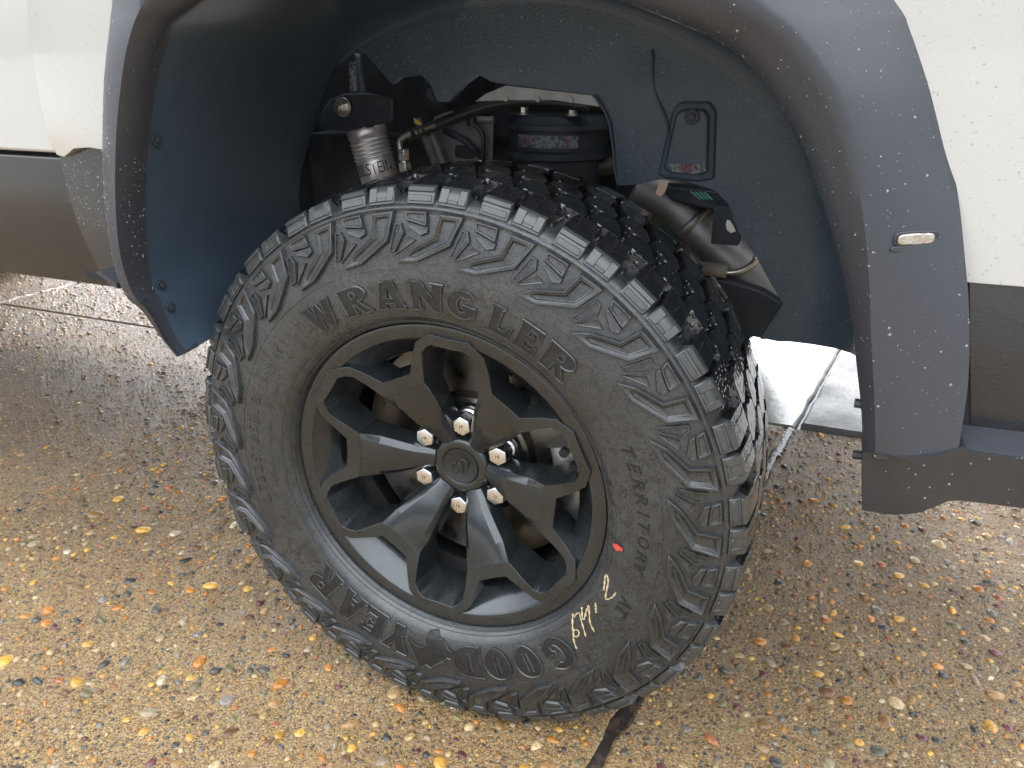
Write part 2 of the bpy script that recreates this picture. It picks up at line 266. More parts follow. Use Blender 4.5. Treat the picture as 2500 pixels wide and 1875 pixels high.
def smooth_path(pts, sub=6):
    pts = [Vector(p) for p in pts]; out = []
    for i in range(len(pts) - 1):
        p0 = pts[max(i - 1, 0)]; p1 = pts[i]; p2 = pts[i + 1]; p3 = pts[min(i + 2, len(pts) - 1)]
        for k in range(sub):
            t = k / sub
            out.append(.5 * ((2 * p1) + (p2 - p0) * t + (2 * p0 - 5 * p1 + 4 * p2 - p3) * t * t + (3 * p1 - p0 - 3 * p2 + p3) * t ** 3))
    out.append(pts[-1]); return out
def join(parts):
    V = []; Fc = []
    for v, f in parts:
        k = len(V); V += [tuple(x) for x in v]; Fc += [tuple(i + k for i in q) for q in f]
    return V, Fc
def box(x0, x1, y0, y1, z0, z1):
    V = [(x, y, z) for x in (x0, x1) for y in (y0, y1) for z in (z0, z1)]
    return V, [(0, 1, 3, 2), (4, 6, 7, 5), (0, 4, 5, 1), (2, 3, 7, 6), (0, 2, 6, 4), (1, 5, 7, 3)]
def prism(poly, dvec):
    """planar polygon (3-D points) extruded along dvec"""
    n = len(poly); d = Vector(dvec)
    V = [Vector(p) for p in poly] + [Vector(p) + d for p in poly]
    Fc = [tuple(range(n)), tuple(range(2 * n - 1, n - 1, -1))]
    for i in range(n):
        j = (i + 1) % n; Fc.append((i, i + n, j + n, j))
    return V, Fc
def poly_obj(name, poly, depth, m, parent, bev=0.002, seg=2):
    V, Fc = prism(poly, (0, depth, 0))
    bm = bmesh.new()
    vs_ = [bm.verts.new(v) for v in V]
    for f in Fc: bm.faces.new([vs_[i] for i in f])
    bmesh.ops.recalc_face_normals(bm, faces=bm.faces)
    o = bm_obj(name, bm, m, parent)
    if bev: bevel(o, bev, seg)
    return o
def panel(name, poly, yf, m, parent, depth=.03, step=.06, bev=.004, bow=None):
    """sheet panel traced in x-z, cut into a fine net, bent by yf(x, z), hem turned in"""
    bm = bmesh.new()
    vs_ = [bm.verts.new((x, 0, z)) for x, z in poly]
    bm.faces.new(vs_)
    xs = [p[0] for p in poly]; zs = [p[1] for p in poly]
    for lo, hi, nrm, ax in ((min(xs), max(xs), (1, 0, 0), 0), (min(zs), max(zs), (0, 0, 1), 2)):
        t = lo + step
        while t < hi:
            co = [0, 0, 0]; co[ax] = t
            bmesh.ops.bisect_plane(bm, geom=bm.verts[:] + bm.edges[:] + bm.faces[:], plane_co=co, plane_no=nrm, dist=1e-5)
            t += step
    be = [e for e in bm.edges if e.is_boundary]
    r = bmesh.ops.extrude_edge_only(bm, edges=be)
    nv = [g for g in r['geom'] if isinstance(g, bmesh.types.BMVert)]
    hem = set(nv)
    for v in bm.verts:
        v.co.y = yf(v.co.x, v.co.z) + (depth if v in hem else 0)
    bmesh.ops.recalc_face_normals(bm, faces=bm.faces)
    o = bm_obj(name, bm, m, parent)
    if bev: bevel(o, bev, 3, 50)
    return o
def thing(name, label, cat, loc=(0, 0, 0)):
    o = bpy.data.objects.new(name, None); link(o); o.location = loc; o['label'] = label; o['category'] = cat; return o
def struct(o):
    o['kind'] = 'structure'; return o
# ------------------------------------------------------------------ ground: slabs with joints, pebbles set in them
def ground_mat():
    m = bpy.data.materials.new('wet_exposed_aggregate'); m.use_nodes = True
    nt = m.node_tree; b = nt.nodes['Principled BSDF']; lk = nt.links.new
    tc = nt.nodes.new('ShaderNodeTexCoord'); vec = tc.outputs['Object']
    def noise(sc, det=5, rg=.6):
        n = nt.nodes.new('ShaderNodeTexNoise'); n.inputs['Scale'].default_value = sc; n.inputs['Detail'].default_value = det; n.inputs['Roughness'].default_value = rg
        lk(vec, n.inputs['Vector']); return n.outputs['Fac']
    def vor(sc):
        n = nt.nodes.new('ShaderNodeTexVoronoi'); n.inputs['Scale'].default_value = sc; lk(vec, n.inputs['Vector']); return n
    def rng(s, lo, hi, a=0., c=1.):
        n = nt.nodes.new('ShaderNodeMapRange'); n.inputs[1].default_value = lo; n.inputs[2].default_value = hi; n.inputs[3].default_value = a; n.inputs[4].default_value = c
        lk(s, n.inputs[0]); return n.outputs[0]
    def mix(f, a, c, mode='MIX'):
        n = nt.nodes.new('ShaderNodeMix'); n.data_type = 'RGBA'; n.blend_type = mode
        if isinstance(f, float): n.inputs[0].default_value = f
        else: lk(f, n.inputs[0])
        for s, i in ((a, 6), (c, 7)):
            if isinstance(s, tuple): n.inputs[i].default_value = (*s, 1)
            else: lk(s, n.inputs[i])
        return n.outputs[2]
    sand = mix(rng(noise(260), .35, .65), (.15, .088, .038), (.62, .410, .158))
    sand = mix(rng(noise(3.0, 4), .40, .66), sand, (.37, .225, .095))           # broad tone drift in the mortar
    # sand grains of 2-4 mm, each with its own colour; wet glints painted in as the palest
    v1 = vor(330); cr = nt.nodes.new('ShaderNodeValToRGB'); e = cr.color_ramp.elements
    e[0].position = 0; e[0].color = (.05, .04, .034, 1); e[1].position = 1; e[1].color = (.95, .82, .54, 1)
    for p, c in ((.2, (.14, .08, .04)), (.42, (.38, .235, .10)), (.62, (.45, .305, .12)), (.84, (.62, .42, .20))):
        q = e.new(p); q.color = (*c, 1)
    sx = nt.nodes.new('ShaderNodeSeparateColor'); lk(v1.outputs['Color'], sx.inputs[0]); lk(sx.outputs[0], cr.inputs['Fac'])
    col = mix(rng(v1.outputs['Distance'], .30, .48, .75, 0.), sand, cr.outputs['Color'])
    col = mix(rng(noise(170, 3, .7), .60, .68), col, (.085, .055, .03))          # pits and dark fines
    # stones of 6-10 mm set flush in the face, about a third of the cells
    v2 = vor(125); s2 = nt.nodes.new('ShaderNodeSeparateColor'); lk(v2.outputs['Color'], s2.inputs[0])
    c2 = nt.nodes.new('ShaderNodeValToRGB'); e = c2.color_ramp.elements; e[0].position = 0; e[0].color = (.07, .072, .075, 1); e[1].position = 1; e[1].color = (.60, .52, .38, 1)
    for p, c in ((.22, (.16, .15, .14)), (.4, (.24, .14, .07)), (.58, (.36, .22, .09)), (.75, (.42, .32, .17)), (.88, (.22, .09, .06))):
        q = e.new(p); q.color = (*c, 1)
    lk(s2.outputs[1], c2.inputs['Fac'])
    pick = rng(s2.outputs[0], .58, .62); edge2 = rng(v2.outputs['Distance'], .36, .44, 1, 0)
    mm = nt.nodes.new('ShaderNodeMath'); mm.operation = 'MULTIPLY'; lk(pick, mm.inputs[0]); lk(edge2, mm.inputs[1])
    col = mix(mm.outputs[0], col, c2.outputs['Color'])
    dome = nt.nodes.new('ShaderNodeMath'); dome.operation = 'MULTIPLY'; lk(rng(v2.outputs['Distance'], .0, .46, 1, 0), dome.inputs[0]); lk(pick, dome.inputs[1])
    # truck's shade painted into the colour: a ragged, glossier band beside and below it
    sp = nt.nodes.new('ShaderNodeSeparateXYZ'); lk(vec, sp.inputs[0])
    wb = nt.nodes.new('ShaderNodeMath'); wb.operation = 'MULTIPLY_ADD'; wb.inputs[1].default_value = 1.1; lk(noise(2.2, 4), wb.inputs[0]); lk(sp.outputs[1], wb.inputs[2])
    truck_shade = rng(wb.outputs[0], .45, 1.15)
    shade_tint = mix(truck_shade, (1., 1., 1.), (.56, .53, .50)); col = mix(1.0, col, shade_tint, 'MULTIPLY')
    lk(col, b.inputs['Base Color'])
    rr = nt.nodes.new('ShaderNodeMath'); rr.operation = 'MULTIPLY'; lk(rng(noise(5, 4), .38, .66, .14, .36), rr.inputs[0]); lk(rng(truck_shade, 0, 1, 1.0, .65), rr.inputs[1])
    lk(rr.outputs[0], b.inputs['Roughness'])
    b.inputs['Specular IOR Level'].default_value = .6
    b.inputs['Coat Weight'].default_value = .7; b.inputs['Coat Roughness'].default_value = .10; b.inputs['Coat IOR'].default_value = 1.33
    prev = None
    for h, st, dist in ((rng(v1.outputs['Distance'], .0, .5, 1, 0), 1.0, .0042), (dome.outputs[0], 1.0, .005), (noise(120, 6, .65), 1.0, .008), (noise(14, 4), .4, .03)):
        bn = nt.nodes.new('ShaderNodeBump'); bn.inputs['Strength'].default_value = st; bn.inputs['Distance'].default_value = dist; lk(h, bn.inputs['Height'])
        if prev: lk(prev, bn.inputs['Normal'])
        prev = bn.outputs['Normal']
    lk(prev, b.inputs['Normal']); lk(prev, b.inputs['Coat Normal'])
    return m
def pebble_mat(name, attr):
    m = bpy.data.materials.new(name); m.use_nodes = True
    nt = m.node_tree; b = nt.nodes['Principled BSDF']; lk = nt.links.new
    if attr:
        a = nt.nodes.new('ShaderNodeAttribute'); a.attribute_name = 'Col'; c = a.outputs['Color']
    else:
        a = nt.nodes.new('ShaderNodeObjectInfo'); c = a.outputs['Color']
    tc = nt.nodes.new('ShaderNodeTexCoord'); n = nt.nodes.new('ShaderNodeTexNoise'); n.inputs['Scale'].default_value = 220; n.inputs['Detail'].default_value = 4
    if attr: lk(tc.outputs['Object'], n.inputs['Vector'])
    else:
        g = nt.nodes.new('ShaderNodeNewGeometry'); lk(g.outputs['Position'], n.inputs['Vector'])
    mr = nt.nodes.new('ShaderNodeMapRange'); mr.inputs[1].default_value = .3; mr.inputs[2].default_value = .7; mr.inputs[3].default_value = .62; mr.inputs[4].default_value = 1.25
    lk(n.outputs['Fac'], mr.inputs[0])
    mx = nt.nodes.new('ShaderNodeMix'); mx.data_type = 'RGBA'; mx.blend_type = 'MULTIPLY'; mx.inputs[0].default_value = 1
    lk(c, mx.inputs[6]); lk(mr.outputs[0], mx.inputs[7]); lk(mx.outputs[2], b.inputs['Base Color'])
    b.inputs['Roughness'].default_value = .30; b.inputs['Coat Weight'].default_value = .12; b.inputs['Coat Roughness'].default_value = .08; b.inputs['Coat IOR'].default_value = 1.33
    return m
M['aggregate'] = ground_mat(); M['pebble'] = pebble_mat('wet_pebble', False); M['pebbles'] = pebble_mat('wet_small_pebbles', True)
M['smooth'] = mat('wet_smooth_concrete', (.34, .325, .29), .28, coat=.2, coat_rough=.1, var=[((.25, .24, .21), 5, .45, .65), ((.27, .26, .235), 80, .45, .65)], rough_var=(4, .08, .35), bump=[(30, .25, .004, 'n'), (260, .25, .001, 'n')])
M['sealant'] = mat('dark_joint_sealant', (.035, .028, .024), .25, var=((.08, .06, .05), 60, .5, .65), bump=[(60, .6, .004, 'n')])
M['earth'] = mat('far_pavement', (.28, .255, .21), .4, var=((.2, .18, .15), 3, .4, .6), bump=[(60, .3, .004, 'n')])

GZ = .0125
gnd = mesh_obj('ground', [(-400, -400, -.08), (400, -400, -.08), (400, 400, -.08), (-400, 400, -.08)], [(0, 1, 2, 3)], M['earth']); struct(gnd)
def jx(y): return .252 + .152 * y                       # the joint running away from the tyre
def wob(t, s): return .003 * math.sin(t * 37 + s) + .002 * math.sin(t * 91 + 2 * s) + .0015 * math.sin(t * 170 + 3 * s)
def slab(name, left, right, y0, y1, m, top=0.0, n=90):
    """a slab between two long edges (functions of y), with a worn arris and a skirt"""
    V = []; Fc = []
    for i in range(n + 1):
        t = i / n; y = y0 + (y1 - y0) * t
        a = left(y); c = right(y)
        V += [(a, y, top - .06), (a, y, top - .006), (a + .007, y, top), (c - .007, y, top), (c, y, top - .006), (c, y, top - .06)]
    for i in range(n):
        for q in range(5): Fc.append((i * 6 + q, i * 6 + q + 1, (i + 1) * 6 + q + 1, (i + 1) * 6 + q))
    Fc.append(tuple(range(6))); Fc.append(tuple(range(n * 6 + 5, n * 6 - 1, -1)))
    o = mesh_obj(name, V, Fc, m); struct(o); return o
YJ = 1.272
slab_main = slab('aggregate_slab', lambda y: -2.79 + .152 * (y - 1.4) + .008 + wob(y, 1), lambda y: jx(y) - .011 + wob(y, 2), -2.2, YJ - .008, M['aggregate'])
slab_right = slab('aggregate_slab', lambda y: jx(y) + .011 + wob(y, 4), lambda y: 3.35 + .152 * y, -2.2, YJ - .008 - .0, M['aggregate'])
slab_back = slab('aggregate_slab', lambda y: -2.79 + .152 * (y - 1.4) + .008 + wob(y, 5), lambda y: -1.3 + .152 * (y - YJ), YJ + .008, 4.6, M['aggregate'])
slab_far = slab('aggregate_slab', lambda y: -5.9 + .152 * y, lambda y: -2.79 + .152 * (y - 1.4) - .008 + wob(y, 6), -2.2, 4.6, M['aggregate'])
sm1 = slab('smooth_slab', lambda y: -1.28 + .152 * (y - YJ), lambda y: jx(y) + .012 + wob(y, 7) * .8, YJ + .010, 6.0, M['smooth'])
M['dry'] = mat('pale_brushed_concrete', (.17, .166, .155), .55, var=[((.12, .117, .11), 6, .45, .65), ((.10, .097, .09), 120, .5, .66)], rough_var=(6, .35, .6), bump=[(60, .5, .004, 'n'), (260, .4, .001, 'n')])
sm2 = slab('smooth_slab', lambda y: jx(y) + .026 + wob(y, 8) * .8, lambda y: 3.4 + .152 * y, YJ + .012, 6.0, M['dry'], top=.012)
# joint filler strips
def strip(name, f, w, y0, y1, z, n=60, lift=0.0):
    V = []; Fc = []
    for i in range(n + 1):
        y = y0 + (y1 - y0) * i / n; ww = w + .002 * math.sin(y * 53)
        V += [(f(y) - ww, y, z - .003), (f(y), y, z + lift + .002 * math.sin(y * 80)), (f(y) + ww, y, z - .003)]
    for i in range(n):
        for q in range(2): Fc.append((i * 3 + q, i * 3 + q + 1, (i + 1) * 3 + q + 1, (i + 1) * 3 + q))
    o = mesh_obj(name, V, Fc, M['sealant'], smooth=True); struct(o); return o
strip('joint_sealant', lambda y: jx(y) + wob(y, 3), .016, -2.2, YJ, -.004, lift=.001)
strip('joint_sealant', lambda y: -2.79 + .152 * (y - 1.4), .016, -2.2, 4.6, -.012)
strip('joint_sealant', lambda y: jx(y) + .018, .012, YJ, 6.0, -.012)
V, Fc = [], []
for i in range(121):
    x = -2.7 + 6.2 * i / 120
    V += [(x, YJ - .016, -.012), (x, YJ + .016, -.012 + .003 * math.sin(x * 40))]
for i in range(120): Fc.append((2 * i, 2 * i + 1, 2 * i + 3, 2 * i + 2))
struct(mesh_obj('joint_sealant', V, Fc, M['sealant']))

# pebbles
PAL = [((.44, .18, .04), 13), ((.52, .29, .06), 13), ((.34, .12, .05), 3), ((.050, .047, .042), 10), ((.10, .090, .07), 9), ((.15, .080, .040), 15), ((.28, .16, .065), 20), ((.38, .25, .11), 14),
       ((.44, .32, .17), 7), ((.52, .42, .28), 1), ((.14, .05, .05), 5), ((.17, .145, .07), 10), ((.30, .23, .14), 10), ((.20, .17, .14), 6)]
PW = np.array([w for _, w in PAL], float); PW /= PW.sum(); PC = np.array([c for c, _ in PAL])
def ico(sub, seed, squash=.5, rough=.16):
    bm = bmesh.new(); bmesh.ops.create_icosphere(bm, subdivisions=sub, radius=1)
    rg = np.random.default_rng(seed); d = rg.normal(size=(5, 3)); ph = rg.uniform(0, 6, 5)
    v = np.array([x.co[:] for x in bm.verts]); f = np.array([[q.index for q in t.verts] for t in bm.faces])
    bm.free()
    s = 1 + rough * sum(np.sin(v @ d[k] * 1.6 + ph[k]) for k in range(5)) / 2.2
    v = v * s[:, None]; v[:, 2] *= squash
    return v, f
def on_ground(x, y):
    """height of the aggregate there, or None off the aggregate"""
    if y < YJ - .02:
        if abs(x - jx(y)) < .016: return False
        return x > -5.5
    if y > YJ + .02: return x < -1.32 + .152 * (y - YJ) and y < 4.5
    return False
def dens_pts(n, x0, x1, y0, y1):
    P = np.c_[RNG.uniform(x0, x1, n), RNG.uniform(y0, y1, n)]
    k = np.array([on_ground(*p) for p in P]); return P[k]
pts, rad = [], []
def scatter(n, reg, lo, hi, pw):
    P = dens_pts(n, *reg); u = RNG.random(len(P)); r = lo * (hi / lo) ** (u ** pw)
    pts.append(P); rad.append(r)
near = (-1.25, 1.5, -.62, 1.26); mid = (-2.75, -.3, .1, 2.6); farr = (-4.6, -2.2, .4, 4.4)
scatter(320, near, .0110, .0160, 1.2)
scatter(5600, near, .0066, .0120, 1.7)
scatter(14000, near, .0040, .0066, 1.0)
scatter(15000, near, .0022, .0036, 1.0)
scatter(2600, mid, .0055, .013, 2.0)
scatter(12000, mid, .003, .0062, 1.1)
scatter(6500, farr, .005, .012, 1.5)
pts = np.concatenate(pts); rad = np.concatenate(rad)
# keep off other big pebbles: greedy, biggest first, on a hash grid
order = np.argsort(-rad); keep = []; grid = {}
for i in order:
    x, y = pts[i]; r = rad[i]; gx, gy = int(x // .03), int(y // .03); ok = True
    for ax in (gx - 1, gx, gx + 1):
        for ay in (gy - 1, gy, gy + 1):
            for j in grid.get((ax, ay), ()):
                if (pts[j][0] - x) ** 2 + (pts[j][1] - y) ** 2 < ((rad[j] + r) * .95) ** 2: ok = False; break
            if not ok: break
        if not ok: break
    if ok: keep.append(i); grid.setdefault((gx, gy), []).append(i)
pts = pts[keep]; rad = rad[keep]
camv = np.array(CAM_LOC); rows = np.array(CAM_ROWS)
q = np.c_[pts, np.zeros(len(pts))] - camv; cc = q @ rows.T
uu = .5 + (LENS / 36) * cc[:, 0] / cc[:, 2]; vv = .5 + (LENS / 36) * cc[:, 1] / cc[:, 2] * 4 / 3
inview = (cc[:, 2] > 0) & (uu > -.02) & (uu < 1.02) & (vv > -.02) & (vv < 1.02)
hid = (np.abs(pts[:, 0] + .05) < .42) & (pts[:, 1] > .0)           # behind or under the tyre
score = np.where(inview & ~hid, rad / np.maximum(cc[:, 2], .1), 0)
big = np.argsort(-score)[:300]; isbig = np.zeros(len(pts), bool); isbig[big] = True
cidx = RNG.choice(len(PAL), len(pts), p=PW); colr = PC[cidx] * RNG.uniform(.75, 1.25, (len(pts), 1))
yaw = RNG.uniform(0, 2 * PI, len(pts)); asp = RNG.uniform(.55, 1.0, len(pts))
sink = RNG.uniform(.05, .30, len(pts))
shapes_hi = []
for s in range(8):
    v, f = ico(2, 100 + s, .55, .27)
    me = bpy.data.meshes.new('pebble'); me.from_pydata(v.tolist(), [], f.tolist()); me.polygons.foreach_set('use_smooth', [True] * len(me.polygons)); me.materials.append(M['pebble']); shapes_hi.append(me)
for i in big:
    x, y = pts[i]
    par = (slab_main if x < jx(y) else slab_right) if y < YJ else slab_back
    if y < YJ and x < -2.79 + .152 * (y - 1.4): par = slab_far
    o = bpy.data.objects.new('pebble', shapes_hi[i % 8]); link(o, par)
    o.location = (x, y, -rad[i] * sink[i]); r = rad[i] * 1.08
    o.scale = (r, r * asp[i], r * .8); o.rotation_euler = (RNG.uniform(-.15, .15), RNG.uniform(-.15, .15), yaw[i])
    o.color = (*colr[i], 1)
def cut_low(v, f):
    k = (v[f][:, :, 2].max(1) > -.12); f = f[k]; used = np.unique(f); mp = np.full(len(v), -1); mp[used] = np.arange(len(used)); return v[used], mp[f]
low = [cut_low(*ico(1, 200 + s, .6, .26)) for s in range(6)]
def stuff_mesh(name, sel, parent):
    Vs, Fs, Cs = [], [], []; off = 0
    for i in sel:
        v, f = low[i % 6]; r = rad[i]; c, s = math.cos(yaw[i]), math.sin(yaw[i])
        w = v * (r, r * asp[i], r * .85)
        w = np.c_[w[:, 0] * c - w[:, 1] * s + pts[i][0], w[:, 0] * s + w[:, 1] * c + pts[i][1], w[:, 2] - r * sink[i]]
        Vs.append(w); Fs.append(f + off); off += len(w); Cs.append(np.repeat(np.r_[colr[i], 1][None], len(w), 0))
    if not Vs: return
    Vs = np.concatenate(Vs); Fs = np.concatenate(Fs); Cs = np.concatenate(Cs)
    me = bpy.data.meshes.new(name); me.vertices.add(len(Vs)); me.vertices.foreach_set('co', Vs.ravel())
    me.loops.add(Fs.size); me.loops.foreach_set('vertex_index', Fs.ravel().astype(np.int32))
    me.polygons.add(len(Fs)); me.polygons.foreach_set('loop_start', np.arange(0, Fs.size, 3, dtype=np.int32))
    me.polygons.foreach_set('use_smooth', [True] * len(Fs))
    me.update(calc_edges=True)
    a = me.color_attributes.new('Col', 'FLOAT_COLOR', 'POINT'); a.data.foreach_set('color', Cs.ravel())
    me.materials.append(M['pebbles']); o = link(bpy.data.objects.new(name, me), parent); o['kind'] = 'stuff'
rest = [i for i in range(len(pts)) if not isbig[i]]
def which(i):
    x, y = pts[i]
    if x < -2.79 + .152 * (y - 1.4): return 3
    if y > YJ: return 2
    return 0 if x < jx(y) else 1
wh = np.array([which(i) for i in rest]); rest = np.array(rest)
for k, par in enumerate((slab_main, slab_right, slab_back, slab_far)): stuff_mesh('gravel', rest[wh == k], par)

for o in scn.objects:
    if o.get('kind') == 'structure': o.location.z += GZ
# ------------------------------------------------------------------ the pickup truck: one thing, everything below is its part
truck = thing('pickup_truck', 'rain-beaded off-white pickup truck with grey wheel-arch flare and chunky all-terrain tyre', 'pickup truck', (0, 0, 0))
HUBZ = .43
# ---- tyre
PROF = [(.012, .2385), (.002, .2425), (-.004, .2450), (-.012, .2490), (-.019, .2560), (-.0245, .2650), (-.0275, .2760), (-.0292, .2900), (-.0300, .3050), (-.0300, .3180), (-.0285, .3330), (-.0258, .3480), (-.0225, .3630),
        (-.0185, .3780), (-.0160, .3880), (-.0145, .3925), (-.0158, .3940), (-.0150, .3965), (-.0120, .3980), (-.0098, .4010), (-.0062, .4045), (-.0005, .4080), (.0080, .4102), (.0220, .4115), (.0500, .4120), (.0900, .4126), (.1230, .4128)]
PROF = PROF + [(.246 - y, r) for y, r in PROF[-2::-1]]
V, Fc = lathe(PROF, 180)
tyre = mesh_obj('tyre', V, Fc, M['rubber'], truck, smooth=True); tyre.location = (0, 0, HUBZ)
PR = [p for p in PROF[:26]]
def surf(r, phi, h=0.0):
    """point on the outer sidewall at radius r, angle phi (degrees), h above the surface"""
    for a, b in zip(PR, PR[1:]):
        if a[1] <= r <= b[1] and b[1] > a[1]:
            t = (r - a[1]) / (b[1] - a[1]); y = a[0] + (b[0] - a[0]) * t
            n = Vector((-(b[1] - a[1]), (b[0] - a[0]))).normalized(); break
    else:
        y = -.015; n = Vector((-1, 0))
    y += n.x * h; rr = r + n.y * h; p = D2R(phi)
    return (rr * math.cos(p), y, rr * math.sin(p))
def offset_poly(P, d):
    """inset of a polygon in the plane (mitred)"""
    n = len(P); A = sum(P[i][0] * P[(i + 1) % n][1] - P[(i + 1) % n][0] * P[i][1] for i in range(n))
    sg = 1 if A > 0 else -1; out = []
    for i in range(n):
        p0, p1, p2 = Vector(P[i - 1]), Vector(P[i]), Vector(P[(i + 1) % n])
        e1 = (p1 - p0).normalized(); e2 = (p2 - p1).normalized()
        n1 = Vector((-e1.y, e1.x)) * sg; n2 = Vector((-e2.y, e2.x)) * sg
        b = (n1 + n2); b = b.normalized() if b.length > 1e-6 else n1
        k = d / max(.35, b.dot(n1)); out.append((p1.x + b.x * k, p1.y + b.y * k))
    return out
def to_flat(poly): return [(r * D2R(ph), r) for r, ph in poly]
def from_flat(P): return [(r, math.degrees(x / r)) for x, r in P]
def lug(poly, h=.0042, rims=((0.0, 1.0), (.0022, 1.0), (.0032, .45)), slope=.0012):
    """raised moulding: sloping flank, flat rim, sunk field; rings of (inset, share of h)"""
    fl = to_flat(poly); rings = [(offset_poly(fl, -slope), -.35 * h)]
    for ins, k in rims: rings.append((offset_poly(fl, ins) if ins else fl, h * k))
    V = []; Fc = []; n = len(poly)
    for P, hh in rings:
        for r, ph in from_flat(P): V.append(surf(r, ph, hh))
    for k in range(len(rings) - 1):
        for i in range(n):
            j = (i + 1) % n; Fc.append((k * n + i, k * n + j, (k + 1) * n + j, (k + 1) * n + i))
    top = [Vector(V[(len(rings) - 1) * n + i]) for i in range(n)]
    for t in tessellate_polygon([[Vector((p[0], p[1], 0)) for p in rings[-1][0]]]): Fc.append(tuple((len(rings) - 1) * n + i for i in t))
    return V, Fc
def fixn(V, Fc):
    bm = bmesh.new(); vs_ = [bm.verts.new(v) for v in V]
    for f in Fc:
        try: bm.faces.new([vs_[i] for i in f])
        except ValueError: pass
    bmesh.ops.recalc_face_normals(bm, faces=bm.faces); return bm
def turned(name, proto, n, step, a0=0.0, parent=tyre):
    """copies of a moulding all round the tyre, sharing the mesh"""
    out = []
    for k in range(n):
        o = proto if k == 0 else proto.copy()
        if k: COL.objects.link(o)
        o.parent = parent; o.rotation_euler = (0, -D2R(a0 + k * step), 0); out.append(o)
    return out
PITCH = 360 / 26; A0 = 100.4
zz = [(.3895, 0), (.3906, -4.6), (.3560, -3.0), (.3325, 4.1), (.3310, 8.7), (.3470, 5.6), (.3635, .75)]
hook = bm_obj('hook_lug', fixn(*lug(zz, .0062, ((0, 1), (.0026, 1.0), (.0030, .8), (.0046, .8), (.0068, .25)))), M['rubber']); bevel(hook, .0006, 1, 30)
turned('hook_lug', hook, 26, PITCH, A0)
p1 = lug([(.3905, 7.0), (.3905, 2.55), (.3745, 2.3), (.3800, 6.4)], .0060, ((0, 1), (.0020, 1.0), (.0030, .55)))
p2 = lug([(.3785, 6.45), (.3735, 2.15), (.3672, 2.15), (.3635, 3.5), (.3722, 6.1)], .0042, ((0, 1), (.002, .9)))
pent = bm_obj('notched_lug', fixn(*join([p1, p2])), M['rubber']); bevel(pent, .0005, 1, 30)
turned('notched_lug', pent, 26, PITCH, A0)
st = [(.3772, 9.0), (.3765, 7.85), (.3660, 7.15), (.3440, 9.3), (.3440, 10.7)]
sparts = [lug(st, .0042, ((0, 1), (.0014, 1.0), (.0020, .35)))]
for k in range(14):                                           # fine ribs across the field
    r = .3475 + k * .0021
    sparts.append(lug([(r + .0009, 10.45 - (r - .344) * 50), (r + .0009, 9.35 - (r - .3475) * (95 if r < .3665 else 40)), (r, 9.35 - (r - .3475) * (95 if r < .3665 else 40)), (r, 10.45 - (r - .344) * 50)], .0026, ((0, 1),), .0003))
stripe = bm_obj('ribbed_lug', fixn(*join(sparts)), M['rubber'])
turned('ribbed_lug', stripe, 26, PITCH, A0)
tri = bm_obj('fin_lug', fixn(*lug([(.3613, 6.5), (.3580, 4.7), (.3400, 9.3)], .0026, ((0, 1), (.0015, .8)), .0008)), M['rubber'])
turned('fin_lug', tri, 26, PITCH, A0)

# ---- tread blocks
def crown(y):                                                  # radius of the block tops
    d = abs(y - .123); return .4285 - .0075 * (d / .123) ** 2.4
def block(poly, floor=.4100, taper=.0024, sipes=()):
    """poly of (y, x) metres on the tread band, x along the run; returns verts, faces centred on phi=90"""
    n = len(poly); lo = offset_poly(poly, -taper); V = []; Fc = []
    def at(y, x, r):
        p = PI / 2 + x / .44; return (r * math.cos(p), y, r * math.sin(p))
    for y, x in lo: V.append(at(y, x, floor))
    for y, x in poly: V.append(at(y, x, crown(y) - .0012))
    ins = offset_poly(poly, .0011)
    for y, x in ins: V.append(at(y, x, crown(y)))
    for k in range(2):
        for i in range(n):
            j = (i + 1) % n; Fc.append((k * n + i, k * n + j, (k + 1) * n + j, (k + 1) * n + i))
    for t in tessellate_polygon([[Vector((a, b, 0)) for a, b in ins]]): Fc.append(tuple(2 * n + i for i in t))
    return V, Fc
